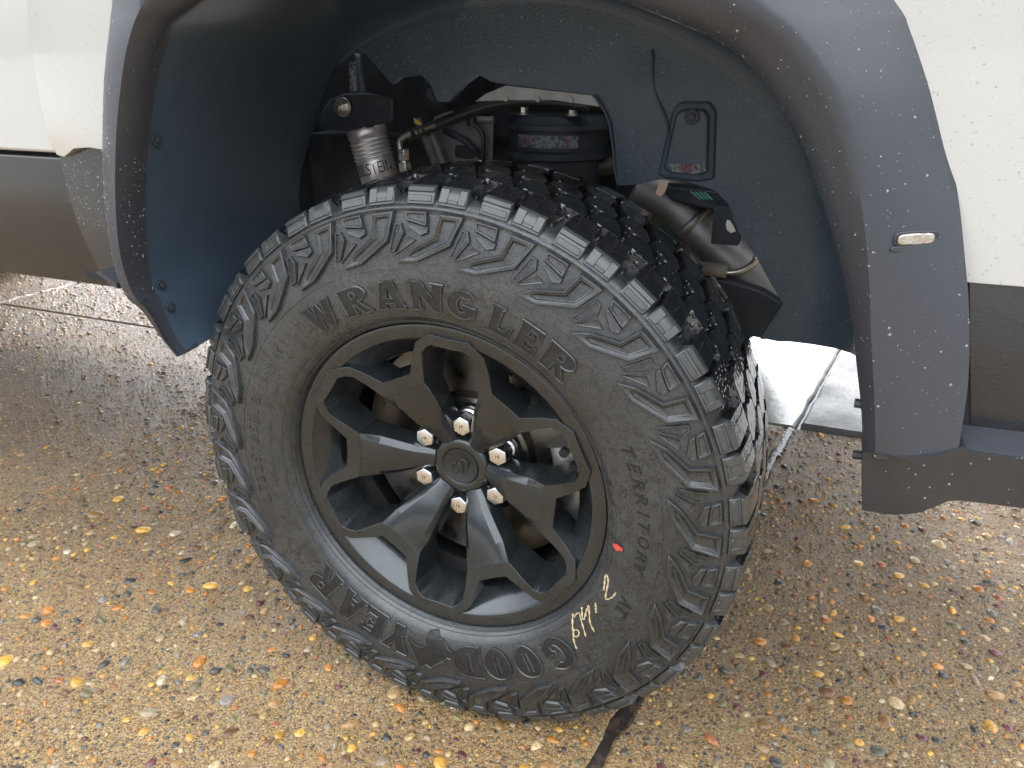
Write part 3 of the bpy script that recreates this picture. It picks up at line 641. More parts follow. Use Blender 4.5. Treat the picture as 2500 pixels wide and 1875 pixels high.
def shoulder(kind):
    # outer face runs down over the shoulder on to the sidewall ring
    hw0, hw1 = .0195, .0185
    def at(y, x, r):
        p = PI / 2 + x / .44; return (r * math.cos(p), y, r * math.sin(p))
    V = []; Fc = []
    sec_top = [(-.0122, .4005), (-.0108, .4050), (-.0072, .4125), (-.0010, .4195), (.0025, .4208), (.030, crown(.03)), (.052, crown(.052)), (.0555, .4110)]
    sec_bot = [(-.0095, .4000), (-.0072, .4030), (-.0015, .4070), (.0075, .4095), (.014, .4105), (.030, .4108), (.052, .4112), (.0555, .4105)]
    k = len(sec_top); cols = []
    skew = lambda y: .10 * max(0, y)
    for s, (sec, ex) in enumerate(((sec_bot, .0022), (sec_top, 0), (sec_top, 0), (sec_bot, .0022))):
        sg = -1 if s < 2 else 1
        cols.append(len(V))
        for q, (y, r) in enumerate(sec):
            hw = (hw0 if q < 5 else hw1) - (.004 if (q >= 6 and sg > 0 and kind) else 0)
            V.append(at(y, sg * (hw + ex) + skew(y), r))
    for c in range(3):
        a, b = cols[c], cols[c + 1]
        for q in range(k - 1): Fc.append((a + q, a + q + 1, b + q + 1, b + q))
    parts = [(V, Fc)]
    def slabp(y0, r0, y1, r1, x0, x1, out=.0016):
        P = []
        for (y, r) in ((y0, r0), (y1, r1)):
            for x in (x0, x1):
                for d in (-.001, out): P.append(at(y - d * .85, x, r + d * .5))
        return P, [(0, 1, 3, 2), (4, 6, 7, 5), (0, 4, 5, 1), (2, 3, 7, 6), (0, 2, 6, 4), (1, 5, 7, 3)]
    if kind == 0:       # U notch: two raised cheeks and a foot leave a sunk window
        parts += [slabp(-.0117, .4030, -.0020, .4188, -.019, -.0085), slabp(-.0117, .4030, -.0020, .4188, .0065, .019), slabp(-.0117, .4030, -.0098, .4072, -.0085, .0065)]
    else:               # lip: raised bar above, plain field below
        parts += [slabp(-.0062, .4138, -.0018, .4188, -.019, .019, .0024), slabp(-.0116, .4030, -.0084, .4105, -.017, .017, .0009)]
    return join(parts)
for kind, off in ((0, -1.7), (1, -9.5 + PITCH)):
    o = bm_obj('shoulder_block', fixn(*shoulder(kind)), M['shoulder'], tyre); bevel(o, .0008, 1, 30)
    o.data.materials.append(M['tread'])
    turned('shoulder_block', o, 26, PITCH, A0 + off - 90)
    V, Fc = shoulder(kind)
    o = bm_obj('shoulder_block', fixn([(x, .246 - y, z) for x, y, z in V], Fc), M['tread'], tyre)
    turned('shoulder_block', o, 26, PITCH, A0 + off - 90 + 3)
for sm in ('shoulder_block',):
    for me in {o.data for o in tyre.children if o.name.startswith(sm) and len(o.data.materials) == 2}:
        for p in me.polygons:
            c = p.center
            if c.y > .0045: p.material_index = 1                # wet running surface
rows = [
    ([(.0610, -.020), (.0720, -.0235), (.0960, -.012), (.1080, -.003), (.1085, .012), (.0985, .0190), (.0900, .0165), (.0760, .0200), (.0620, .0075)], 2.4),
    ([(.1150, -.022), (.1290, -.0230), (.1480, -.0125), (.1500, .0085), (.1430, .0200), (.1290, .0215), (.1160, .0060)], 5.6),
    ([(.1560, -.021), (.1700, -.0195), (.1880, -.0215), (.2030, -.008), (.2020, .0195), (.1910, .0225), (.1680, .0120), (.1555, .001)], 1.0),
]
for poly, off in rows:
    V, Fc = block([((y - cy_) * 1.06 + cy_ * .945 - .0015, x * 1.13) for cy_ in (sum(p[0] for p in poly) / len(poly),) for y, x in poly])
    parts = [(V, Fc)]
    o = bm_obj('tread_block', fixn(*join(parts)), M['tread'], tyre)
    turned('tread_block', o, 52, PITCH / 2, A0 + off - 90)
# bright-edged sipes cut across the blocks, and the stone ribs between the shoulder blocks
Vr, Fr = box(-.0012, .0012, .006, .050, .4105, .4150)
rib = mesh_obj('groove_rib', Vr, Fr, M['tread'], tyre)
turned('groove_rib', rib, 52, PITCH / 2, A0 - 90 + 1.9)
# sipes as thin dark slits standing as shallow grooves: a pair of hair-line steps on every shoulder block
def sipe_mesh(yA, yB, zig):
    V = []; Fc = []; n = 6
    for i in range(n + 1):
        y = yA + (yB - yA) * i / n; x = zig * math.sin(i * 1.3) + .10 * y
        for dx, dr in ((-.0007, .0001), (0, .0006), (.0007, .0001)):
            p = PI / 2 + (x + dx) / .44; r = crown(y) + dr; V.append((r * math.cos(p), y, r * math.sin(p)))
    for i in range(n):
        for q in range(2): Fc.append((i * 3 + q, i * 3 + q + 1, i * 3 + q + 4, i * 3 + q + 3))
    return V, Fc
V, Fc = sipe_mesh(.006, .050, .0012)
sp = mesh_obj('sipe', V, Fc, M['rubber'], tyre, smooth=True)
turned('sipe', sp, 52, PITCH / 2, A0 - 90 - 1.7)

# ---- raised lettering: slab letters drawn as outlines on the sidewall
def arc(cx, cy, rx, ry, a0, a1, n=14): return [(cx + rx * math.cos(D2R(a0 + (a1 - a0) * i / n)), cy + ry * math.sin(D2R(a0 + (a1 - a0) * i / n))) for i in range(n + 1)]
GL = {
 'W': [[(0, 1), (.30, 1), (.30, .95), (.265, .95), (.345, .45), (.45, .93), (.56, .93), (.66, .45), (.735, .95), (.70, .95), (.70, 1), (1, 1), (.965, .95), (.80, 0), (.60, 0), (.50, .48), (.40, 0), (.20, 0), (.035, .95)]],
 'R': [[(0, 0), (0, .06), (.05, .1), (.05, .9), (0, .94), (0, 1)] + [(.6, 1)] + arc(.60, .73, .33, .27, 90, -90, 12) + [(.62, .46), (.93, .07), (1, .05), (1, 0), (.70, 0), (.42, .40), (.40, .40), (.40, .1), (.45, .06), (.45, 0)], [(.40, .60), (.40, .82), (.52, .82)] + arc(.52, .71, .07, .11, 90, -90, 8)[1:-1] + [(.52, .60)]],
 'A': [[(0, 0), (0, .06), (.06, .08), (.32, 1), (.70, 1), (.94, .08), (1, .06), (1, 0), (.60, 0), (.60, .06), (.64, .08), (.62, .20), (.36, .20), (.33, .08), (.38, .06), (.38, 0)], [(.41, .38), (.49, .74), (.57, .38)]],
 'N': [[(0, 0), (0, .06), (.06, .1), (.06, .9), (0, .94), (0, 1), (.36, 1), (.70, .50), (.70, .9), (.62, .94), (.62, 1), (1, 1), (1, .94), (.94, .9), (.94, 0), (.72, 0), (.30, .62), (.30, .1), (.38, .06), (.38, 0)]],
 'G': [arc(.5, .5, .5, .5, 42, 322, 22) + [(1, .46), (.56, .46), (.56, .58), (.66, .60)][0:0] + [(.96, .10), (.96, .50), (.52, .50), (.52, .40), (.62, .36), (.62, .24)] + arc(.5, .5, .17, .28, 300, 62, 12)],
 'L': [[(0, 0), (0, .06), (.08, .1), (.08, .9), (0, .94), (0, 1), (.56, 1), (.56, .94), (.46, .9), (.46, .22), (.78, .22), (.90, .44), (1, .44), (1, 0)]],
 'E': [[(0, 0), (0, .06), (.08, .1), (.08, .9), (0, .94), (0, 1), (.98, 1), (.98, .68), (.88, .68), (.80, .82), (.46, .82), (.46, .60), (.62, .60), (.66, .66), (.74, .66), (.74, .38), (.66, .38), (.62, .44), (.46, .44), (.46, .19), (.84, .19), (.92, .34), (1, .34), (1, 0)]],
 'O': [arc(.5, .5, .5, .5, 0, 345, 27), [(.42, .20), (.42, .80), (.58, .80), (.58, .20)]],
 'D': [[(0, 0), (0, 1), (.50, 1)] + arc(.50, .5, .50, .5, 90, -90, 16)[1:] , [(.38, .20), (.38, .80), (.54, .80), (.54, .20)]],
 'Y': [[(.28, 0), (.28, .40), (0, .94), (0, 1), (.40, 1), (.40, .95), (.53, .62), (.70, .95), (.62, .95), (.62, 1), (1, 1), (1, .95), (.94, .94), (.66, .40), (.66, 0)]],
 'FOOT': [[(0, .44), (.05, .52), (.12, .50), (.20, .62), (.32, .72), (.45, .90), (.55, .86), (.66, 1.0), (.74, .84), (.84, .66), (1, .40), (.95, .36), (.80, .46), (.66, .44), (.58, .34), (.64, .20), (.56, .05), (.40, 0), (.34, .10), (.20, .16), (.10, .30), (.02, .34)][::1]],
}
def filled(polys, z=0.0):
    """fill outlines with holes through a 2-D curve; returns verts (u, v) and faces"""
    cu = bpy.data.curves.new('outline', 'CURVE'); cu.dimensions = '2D'; cu.fill_mode = 'FRONT'
    for P in polys:
        s = cu.splines.new('POLY'); s.points.add(len(P) - 1); s.use_cyclic_u = True
        for q, (x, y) in zip(s.points, P): q.co = (x, y, 0, 1)
    o = bpy.data.objects.new('outline', cu); COL.objects.link(o)
    dg = bpy.context.evaluated_depsgraph_get(); me = o.evaluated_get(dg).to_mesh()
    V = [v.co[:2] for v in me.vertices]; Fc = [tuple(p.vertices) for p in me.polygons]
    o.evaluated_get(dg).to_mesh_clear(); bpy.data.objects.remove(o); bpy.data.curves.remove(cu); return V, Fc
def text_outline(s, shear=0.0):
    cu = bpy.data.curves.new('text', 'FONT'); cu.body = s; cu.resolution_u = 3; cu.shear = shear
    o = bpy.data.objects.new('text', cu); COL.objects.link(o)
    dg = bpy.context.evaluated_depsgraph_get(); me = o.evaluated_get(dg).to_mesh()
    V = [v.co[:2] for v in me.vertices]; Fc = [tuple(p.vertices) for p in me.polygons]
    o.evaluated_get(dg).to_mesh_clear(); bpy.data.objects.remove(o); bpy.data.curves.remove(cu); return V, Fc
def letter(ch, ph0, ph1, r0, r1, h=.0019, lean=0.0, edge=.0014):
    polys = GL[ch]
    def f(u, v, hh): return surf(r0 + v * (r1 - r0), ph0 + (u + lean * (v - .5)) * (ph1 - ph0), hh)
    V2, F2 = filled(polys)
    V = [f(u, v, h) for u, v in V2]; Fc = list(F2); mi = [0] * len(Fc)
    for P in polys:
        n = len(P); k = len(V)
        for u, v in P: V += [f(u, v, -.0006), f(u, v, h)]
        for i in range(n):
            j = (i + 1) % n; Fc.append((k + 2 * i, k + 2 * j, k + 2 * j + 1, k + 2 * i + 1)); mi.append(0)
        tv, tf = tube([f(u, v, h) for u, v in P] + [f(*P[0], h)], edge, 5, False)
        k = len(V); V += tv; Fc += [tuple(i + k for i in q) for q in tf]; mi += [1] * len(tf)
    o = mesh_obj('letter', V, Fc, None, tyre, mats=[M['letter'], M['rubber']], fmat=mi)
    bm = bmesh.new(); bm.from_mesh(o.data); bmesh.ops.recalc_face_normals(bm, faces=bm.faces); bm.to_mesh(o.data); bm.free()
    # fine hatching moulded across the face
    return o
for ch, a, b in (('W', 127.4, 117.4), ('R', 114.7, 105.7), ('A', 104.2, 95.1), ('N', 93.5, 84.3), ('G', 83.0, 75.0), ('L', 71.6, 65.2), ('E', 63.9, 57.6), ('R', 55.9, 46.9)):
    letter(ch, a, b, .2712, .3078)
for ch, a, b in (('G', -44.3, -54.2), ('O', -56.2, -64.6), ('O', -66.7, -75.3), ('D', -76.2, -85.8), ('FOOT', -86.0, -102.2), ('Y', -101.4, -110.4), ('E', -110.3, -118.4), ('A', -119.0, -128.0), ('R', -130.1, -139.6)):
    if ch == 'FOOT': letter(ch, a, b, .252, .325)
    else: letter(ch, a, b, .2640, .3145)
def arc_text(s, ph0, ph1, r0, r1, m, h=.0009, shear=.0, name='raised_text', each=False, spread=None):
    V2, F2 = text_outline(s, shear)
    us = [v[0] for v in V2]; u0, u1 = min(us), max(us); vh = .70
    def f(u, v, hh): return surf(r0 + v / vh * (r1 - r0), ph0 + (u - u0) / (u1 - u0) * (ph1 - ph0), hh)
    bm = bmesh.new(); vt = [bm.verts.new(f(u, v, h)) for u, v in V2]
    for q in F2:
        try: bm.faces.new([vt[i] for i in q])
        except ValueError: pass
    bmesh.ops.recalc_face_normals(bm, faces=bm.faces)
    be = [e for e in bm.edges if e.is_boundary]
    r = bmesh.ops.extrude_edge_only(bm, edges=be)
    low_ = {g for g in r['geom'] if isinstance(g, bmesh.types.BMVert)}
    for g in low_: g.co.y += h + .0008
    return bm_obj(name, bm, m, tyre)
def spaced(s, ph0, ph1, r0, r1, m, gap=.25, **k):
    n = len(s); w = (ph1 - ph0) / (n - gap)
    for i, c in enumerate(s):
        if c != ' ':
            ww = w * (1 - gap) * (.45 if c in 'I1/' else 1); ctr = ph0 + w * (i + (1 - gap) / 2)
            arc_text(c, ctr - ww / 2, ctr + ww / 2, r0, r1, m, name='letter', **k)
spaced('TERRITORY', 25.6, -10.2, .2905, .3055, M['letter'], gap=.22, shear=.35, h=.0012)
spaced('AT', -18.4, -24.6, .2900, .3090, M['letter'], gap=.2, shear=.35, h=.0012)
spaced('LT325/65R18', 194.6, 160.0, .2975, .3140, M['rubber'], gap=.28, h=.0011)
spaced('121/118T', 152.6, 141.5, .2880, .3020, M['rubber'], gap=.25, h=.0009)
arc_text('MADE IN U.S.A.', 97.5, 86.5, .2532, .2570, M['rubber'], .0006)
arc_text('GOODYEAR TIRE AND RUBBER', 188, 166, .2745, .2785, M['rubber'], .0005)
for ph0, ph1, r in ((130, 119, .2535), (141, 132, .254), (79, 66, .2535), (20, 8, .254), (4, -6, .254), (-150, -163, .2555)):     # fine mould marks by the bead: ticks, no words
    parts = []
    n = int(abs(ph1 - ph0) * 2.2)
    for k in range(n):
        p = ph0 + (ph1 - ph0) * (k + .2 * math.sin(k * 5)) / n
        parts.append(lug([(r + .0030, p + .10), (r + .0030, p - .10), (r, p - .12 - .08 * (k % 3)), (r, p + .08)], .0006, ((0, 1),), .0002))
    bm_obj('mould_mark', fixn(*join(parts)), M['rubber'], tyre)
# mould rings on the bead and at the lettering band
for r, rr in ((.2465, .0009), (.2500, .0007), (.2600, .0005), (.3225, .0004)):
    V, Fc = tube([surf(r, a * 2.5, .0002) for a in range(145)], rr, 5, False)
    mesh_obj('mould_ring', V, Fc, M['rubber'], tyre, smooth=True)
# crayon writing and the red balance dot
def stroke(pts, w=.0014, m=M['chalk'], name='crayon_mark'):
    P = [surf(r, p, .0006) for r, p in pts]; P = smooth_path(P, 6); V = []; Fc = []
    for i, p in enumerate(P):
        t = (P[min(i + 1, len(P) - 1)] - P[max(i - 1, 0)]); n = Vector((-t.z, 0, t.x)).normalized() * w * (.75 + .35 * math.sin(i * 1.7 + 1))
        V += [p + n, p - n]
    for i in range(len(P) - 1): Fc.append((2 * i, 2 * i + 1, 2 * i + 3, 2 * i + 2))
    return V, Fc
cs = [
 [(.2662, -20.6), (.2640, -19.0), (.2600, -16.2), (.2618, -15.6), (.2665, -17.2), (.2720, -21.8), (.2755, -22.4), (.2800, -20.6), (.2812, -18.6)],          # 2
 [(.2660, -26.3), (.2700, -27.4), (.2745, -28.8)],                                                                                                      # dash
 [(.2570, -31.8), (.2660, -33.8), (.2690, -33.6), (.2640, -31.0), (.2625, -29.0), (.2760, -32.6), (.2900, -34.2)],                                      # 4
 [(.2600, -36.6), (.2585, -35.6), (.2600, -34.0), (.2720, -35.4), (.2880, -37.6)],                                                                      # 7
 [(.2555, -36.4), (.2660, -38.8), (.2780, -40.6), (.2810, -39.6), (.2770, -38.2), (.2720, -39.2), (.2800, -41.4), (.2950, -43.0)],                      # 6
]
cm = mesh_obj('crayon_mark', *join([stroke(s) for s in cs]), M['chalk'], tyre); cm['label'] = 'pale yellow crayon figures 674-2 scrawled on the sidewall'
dv = [surf(.2660 + (.0074 + .0009 * math.sin(k * 2.3)) * math.cos(k * .42) * .95, -4.4 + (.95 + .2 * math.sin(k * 1.9)) * math.sin(k * .42), .0018) for k in range(15)]
rd = mesh_obj('paint_dot', [surf(.266, -4.4, .0018)] + dv, [(0, i + 1, (i + 1) % 15 + 1) for i in range(15)], M['red'], tyre); rd['label'] = 'small red paint dot on the tyre sidewall'

# ------------------------------------------------------------------ wheel rim
rimo = bpy.data.objects.new('wheel_rim', None); link(rimo, truck); rimo.location = (0, 0, HUBZ)
RP = [(.010, .2425), (.002, .2428), (-.0016, .2415), (-.0022, .2392), (-.0014, .2340), (-.0006, .2235), (.0006, .2212), (.0034, .2198), (.0110, .2178), (.018, .2150), (.030, .2090), (.048, .2030), (.056, .2010), (.075, .1985), (.120, .2000), (.190, .2060), (.234, .2260), (.246, .2400), (.246, .2425)]
V, Fc = lathe(RP, 144)
bar = mesh_obj('barrel', V, Fc, M['rim'], rimo, smooth=True)
try: bar.data.set_sharp_from_angle(angle=D2R(40))
except Exception: pass
V, Fc = lathe([(.001, .2426), (-.0005, .2440), (.004, .2450)], 144); mesh_obj('bead_gap', V, Fc, M['seam'], rimo, smooth=True)
def spoke_mesh():
    bm = bmesh.new()
    def pt(r, ph, y): p = D2R(ph); return bm.verts.new((r * math.sin(p) * 1, y, r * math.cos(p)))     # spoke points up (+z) here
    #  outer (V side) and inner (pocket side) edges of the ribbon, centre to right: (r, phi, y)
    out = [(.1660, 0, .0105), (.1680, 8.4, .0095), (.1930, 12.8, .0055), (.2150, 16.4, .0008), (.2225, 19.6, -.0022), (.2295, 22.8, -.0046), (.2268, 30.0, -.0046)]
    inn = [(.1440, 0, .0150), (.1515, 14.4, .0130), (.1800, 16.6, .0072), (.2000, 18.2, .0024), (.2085, 20.6, -.0002), (.2138, 23.2, -.0026), (.2118, 30.0, -.0026)]
    wo = [(.1710, 0, .055), (.1725, 6.6, .055), (.1965, 10.8, .052), (.2140, 14.0, .045), (.2190, 18.0, .024), (.2300, 22.0, .010), (.2275, 30.0, .010)]
    wi = [(.1400, 0, .060), (.1500, 16.2, .062), (.1760, 18.8, .062), (.1930, 20.4, .060), (.1970, 22.2, .058), (.1995, 24.2, .056), (.1975, 30.0, .056)]
    def row(L_, s): return [pt(r, s * ph, y) for r, ph, y in L_]
    for s in (1, -1):
        o_, i_, a_, b_ = row(out, s), row(inn, s), row(wo, s), row(wi, s)
        for k in range(6):
            bm.faces.new((o_[k], o_[k + 1], i_[k + 1], i_[k]))
            bm.faces.new((a_[k], a_[k + 1], o_[k + 1], o_[k]))
            if k: bm.faces.new((i_[k], i_[k + 1], b_[k + 1], b_[k]))
        # spoke body from the valley to the hub: ridge facet and falling flanks (half)
        def q(x, r, y): return bm.verts.new((s * x, y, r))
        ridge = [(.0, .1440, .0150), (.0, .118, .0215), (.0, .090, .0310), (.0, .070, .0410), (.0, .055, .0510), (.0, .041, .0572)]
        f1 = [(.0255, .1465, .0145), (.0240, .118, .0222), (.0185, .090, .0318), (.0135, .070, .0418), (.0100, .056, .0515), (.0085, .042, .0575)]
        f2 = [(.0377, .1467, .0130), (.0335, .118, .0285), (.0265, .090, .0400), (.0205, .070, .0500), (.0170, .055, .0575), (.0145, .043, .0615)]
        f3 = [(.0395, .1450, .0620), (.0370, .118, .0640), (.0300, .090, .070), (.0255, .070, .0780), (.0215, .054, .086), (.0175, .043, .088)]
        R_ = [q(*p) for p in ridge]; A_ = [q(*p) for p in f1]; B_ = [q(*p) for p in f2]; C_ = [q(*p) for p in f3]
        for k in range(5):
            bm.faces.new((R_[k], R_[k + 1], A_[k + 1], A_[k])); bm.faces.new((A_[k], A_[k + 1], B_[k + 1], B_[k])); bm.faces.new((B_[k], B_[k + 1], C_[k + 1], C_[k]))
        bm.faces.new((i_[0], i_[1], B_[0], A_[0], R_[0]))
        bm.faces.new((i_[1], b_[1], C_[0], B_[0]))
        bm.faces.new((R_[5], A_[5], B_[5], C_[5]))
    # sloping floor of the pocket between the fork and the rim
    fa = [pt(.2204, a, .0016) for a in (-21, -14, -7, 0, 7, 14, 21)]; fb = [pt(.1935, a, .034) for a in (-13, -8.5, -4.2, 0, 4.2, 8.5, 13)]; fc = [pt(.1905, a, .052) for a in (-13, -8.5, -4.2, 0, 4.2, 8.5, 13)]
    for k in range(6):
        bm.faces.new((fa[k], fa[k + 1], fb[k + 1], fb[k])); bm.faces.new((fb[k], fb[k + 1], fc[k + 1], fc[k]))
    bmesh.ops.remove_doubles(bm, verts=bm.verts, dist=.0009)
    bmesh.ops.recalc_face_normals(bm, faces=bm.faces)
    return bm
sk = bm_obj('spoke', spoke_mesh(), M['rim'], rimo); 
# the recalculated shell is open: make sure faces look outwards
if sum((p.normal.y) for p in sk.data.polygons) > 0: sk.data.flip_normals()
bevel(sk, .0036, 3, 24)
for k in range(6):
    o = sk if k == 0 else sk.copy()
    if k: COL.objects.link(o)
    o.parent = rimo; o.rotation_euler = (0, D2R(90 - (55 + 60 * k)), 0)
V, Fc = lathe([(.085, .0), (.078, .0292), (.0595, .0295), (.0585, .0306), (.0585, .0400), (.0600, .0430), (.0660, .0452), (.0820, .0480), (.0872, .0520), (.0880, .0580), (.0880, .0860), (.094, .0900), (.14, .0880)], 72)
hubo = mesh_obj('hub_flange', V, Fc, M['rim'], rimo, smooth=True)
try: hubo.data.set_sharp_from_angle(angle=D2R(45))
except Exception: pass
V, Fc = lathe([(.0585, 0.0), (.0585, .0245), (.0578, .0255), (.0578, .0280), (.0600, .0290), (.075, .0290)], 64)
capo = mesh_obj('centre_cap', V, Fc, M['cap'], rimo, smooth=True)
try: capo.data.set_sharp_from_angle(angle=D2R(40))
except Exception: pass
# ram's-head badge in relief
def relief(polys, h, at, ang, sc, y0):
    parts = []
    ca, sa = math.cos(D2R(ang)), math.sin(D2R(ang))
    for P in polys:
        Q = [((x * ca - z * sa) * sc, (x * sa + z * ca) * sc) for x, z in P]
        V, Fc = prism([(x, y0 - h, z) for x, z in Q], (0, h + .001, 0))
        Fc = [f for f in Fc if len(f) == 4] + [tuple(t) for t in tessellate_polygon([[Vector((x, z, 0)) for x, z in Q]])]
        parts.append((V, Fc))
    return join(parts)
ram = [
    [(-.10, .42), (.10, .42), (.26, .20), (.20, -.16), (.10, -.52), (0, -.62), (-.10, -.52), (-.20, -.16), (-.26, .20)],
    [(.14, .46), (.42, .62), (.74, .50), (.86, .14), (.72, -.28), (.46, -.40), (.36, -.22), (.56, -.14), (.64, .12), (.54, .34), (.34, .38), (.24, .28)],
    [(-.14, .46), (-.24, .28), (-.34, .38), (-.54, .34), (-.64, .12), (-.56, -.14), (-.36, -.22), (-.46, -.40), (-.72, -.28), (-.86, .14), (-.74, .50), (-.42, .62)],
]
bdg = mesh_obj('badge', *relief(ram, .0024, None, 28, .0185, .0585), M['cap'], rimo)
bm = bmesh.new(); bm.from_mesh(bdg.data); bmesh.ops.recalc_face_normals(bm, faces=bm.faces); bm.to_mesh(bdg.data); bm.free(); bevel(bdg, .0008, 2, 30)
# lug nuts
def lug_nut():
    parts = []
    parts.append(lathe([(.0885, .0195), (.0815, .0190), (.0798, .0180), (.0785, .0150)], 28))
    V = []; Fc = []
    sec = [(.0840, .0158), (.0580, .0158), (.0558, .0149), (.0552, .0132)]
    for y, r in sec:
        for k in range(6):
            a = PI / 6 + k * PI / 3; V.append((r * math.cos(a), y, r * math.sin(a)))
    for s in range(len(sec) - 1):
        for k in range(6):
            j = (k + 1) % 6; Fc.append((s * 6 + k, s * 6 + j, (s + 1) * 6 + j, (s + 1) * 6 + k))
    V.append((0, .0548, 0)); c = len(V) - 1; b0 = (len(sec) - 1) * 6
    for k in range(6): Fc.append((b0 + k, b0 + (k + 1) % 6, c))
    parts.append((V, Fc))
    # the figures 19 on the end face
    V2, F2 = text_outline('19')
    parts.append(([((u - .55) * .0076, .05465, (v - .35) * .0076) for u, v in V2], F2))
    V, Fc = join(parts); mi = [0] * (len(Fc) - len(F2)) + [1] * len(F2)
    return V, Fc, mi
V, Fc, mi = lug_nut()
ln = mesh_obj('lug_nut', V, Fc, None, rimo, mats=[M['chrome'], M['ink']], fmat=mi)
bm = bmesh.new(); bm.from_mesh(ln.data); bmesh.ops.recalc_face_normals(bm, faces=bm.faces); bm.to_mesh(ln.data); bm.free(); bevel(ln, .0007, 2, 25)
for k in range(6):
    o = ln if k == 0 else ln.copy()
    if k: COL.objects.link(o)
    a = D2R(86 + 60 * k); o.location = (.0685 * math.cos(a), 0, .0685 * math.sin(a)); o.rotation_euler = (0, D2R((-8, 6, -3, 10, 2, -6)[k]), 0)
# brake
V, Fc = lathe([(.118, .060), (.095, .062), (.095, .098), (.112, .102), (.112, .186), (.114, .188), (.136, .188)], 96)
rot = mesh_obj('brake_rotor', V, Fc, M['rotor'], truck, smooth=True); rot.location = (0, 0, HUBZ)
try: rot.data.set_sharp_from_angle(angle=D2R(40))
except Exception: pass
V, Fc = lathe([(.086, .138), (.076, .144), (.070, .160), (.072, .188), (.090, .1975), (.150, .1975), (.150, .150)], 20, a0=D2R(-26), a1=D2R(21))
Fc = Fc + [tuple(range(7)), tuple(range(len(V) - 1, len(V) - 8, -1))]
cal = mesh_obj('brake_caliper', V, Fc, M['caliper'], truck); cal.location = (0, 0, HUBZ); bevel(cal, .003, 2, 30)
V, Fc = tube([(.160, .072, .052), (.160, .061, .052)], .007, 12); pn = mesh_obj('guide_pin', V, Fc, M['hose'], cal)
V, Fc = tube([(.186, .074, -.064), (.186, .066, -.064)], .006, 8); mesh_obj('guide_pin', V, Fc, M['steel'], cal)
V, Fc = lathe([(.150, .05), (.150, .205), (.158, .205), (.158, .05)], 72); o = mesh_obj('dust_shield', V, Fc, M['chassis'], truck, smooth=True); o.location = (0, 0, HUBZ)
# ------------------------------------------------------------------ wheel-arch flare and body side
YB = -.018                                                     # body side plane
NF = len(FLARE_IN)
def cmr(A, sub):
    return smooth_path(A, sub)
SUB = 4
FI, FC_, FO = cmr(FLARE_IN, SUB), cmr(FLARE_CREASE, SUB), cmr(FLARE_OUT, SUB)
def flare_sheet(i0, i1, name):
    V = []; Fc = []; n = 0
    for k in range(i0, i1 + 1):
        a, c, o = FI[k], FC_[k], FO[k]
        rowp = [Vector((a.x, a.y + .016, a.z)), Vector((a.x, a.y + .005, a.z)), a + (c - a) * .06 + Vector((0, -.002, 0))]
        for t in (.35, .7, .93): rowp.append(a + (c - a) * t + Vector((0, -.004 * math.sin(PI * t), 0)))
        d = o - c
        rowp.append(c + d * .05 + Vector((0, .0, 0)))
        for t in (.25, .5, .75, .92): rowp.append(c + d * t + Vector((0, -.007 * math.sin(PI * t) * min(1, d.length / .1), 0)))
        rowp += [o, Vector((o.x, max(o.y + .02, -.04) if o.x > 0 else o.y + .024, o.z)), Vector((o.x, max(o.y + .03, -.01) if o.x > 0 else o.y + .045, o.z))]
        n = len(rowp); V += rowp
    m_ = i1 - i0
    for k in range(m_):
        for q in range(n - 1): Fc.append((k * n + q, (k + 1) * n + q, (k + 1) * n + q + 1, k * n + q + 1))
    for e in (0, m_):                                           # close the ends
        ring = [e * n + q for q in range(n)]
        Fc.append(tuple(ring if e else ring[::-1]))
    o = mesh_obj(name, V, Fc, M['flare'], truck, smooth=True)
    bm = bmesh.new(); bm.from_mesh(o.data); bmesh.ops.recalc_face_normals(bm, faces=bm.faces); bm.to_mesh(o.data); bm.free()
    try: o.data.set_sharp_from_angle(angle=D2R(45))
    except Exception: pass
    return o
LEXT = int(2.6 * SUB)
flare = flare_sheet(LEXT, (NF - 1) * SUB, 'wheel_arch_flare'); flare.data.name = 'wheel_arch_flare'
if True:
    lext = flare_sheet(0, LEXT - 0, 'flare_extension')
    for v in lext.data.vertices:
        v.co.y += .0025
# bottom trim on the right: deep valance below the flare, running on under the bumper
vt = [(x, z - .0028) for x, y, z in VALLOW] + [(.604, .6560)]
vr = [(LEDGEF[0][0] + .01, LEDGEF[0][2] + .001), (.95, LEDGEF[1][2] + .004)]
vb = [(.95, .606)] + [(x, z) for x, y, z in VALBOT[::-1]]
def valy(x, z):
    y = -.108
    if x < .540: y += .010 * ((.540 - x) / .02) ** 2
    y += .014 * max(0, (.60 - z) / .03) ** 2 * .4
    if x > .585: y += .016 * min(1, (x - .585) / .02)
    return y
val = panel('flare_valance', vt + vr + vb, valy, M['satin'], truck, depth=.055, step=.03, bev=.004)
ledge = mesh_obj('bumper_ledge', [(.597, -.092, .6500), (.95, -.090, .6575), (.95, -.035, .672), (.604, -.035, .662)], [(0, 1, 2, 3)], M['flare'], truck)
bump = panel('bumper_end', [(.6135, .658), (.95, .664), (.95, .8115), (.582, .8065)], lambda x, z: -.050 + .02 * max(0, .72 - z), M['gloss'], truck, depth=.05, step=.05, bev=.003)
seamV, seamF = prism([(.590, -.048, .650), (.616, -.048, .650), (.607, -.048, .812), (.566, -.048, .812)], (0, .01, 0))
mesh_obj('shut_line', seamV, seamF, M['seam'], truck)
# white bed side with the arch cut out
def outl(i): p = FO[i]; return (p.x, p.z)
i_lo = next(k for k in range(len(FO)) if FO[k].z > .874)
i_hi = len(FO) - 1 - next(k for k in range(len(FO)) if FO[::-1][k].z > .800)
cutp = [outl(k) for k in range(i_lo, i_hi + 1, 2)]
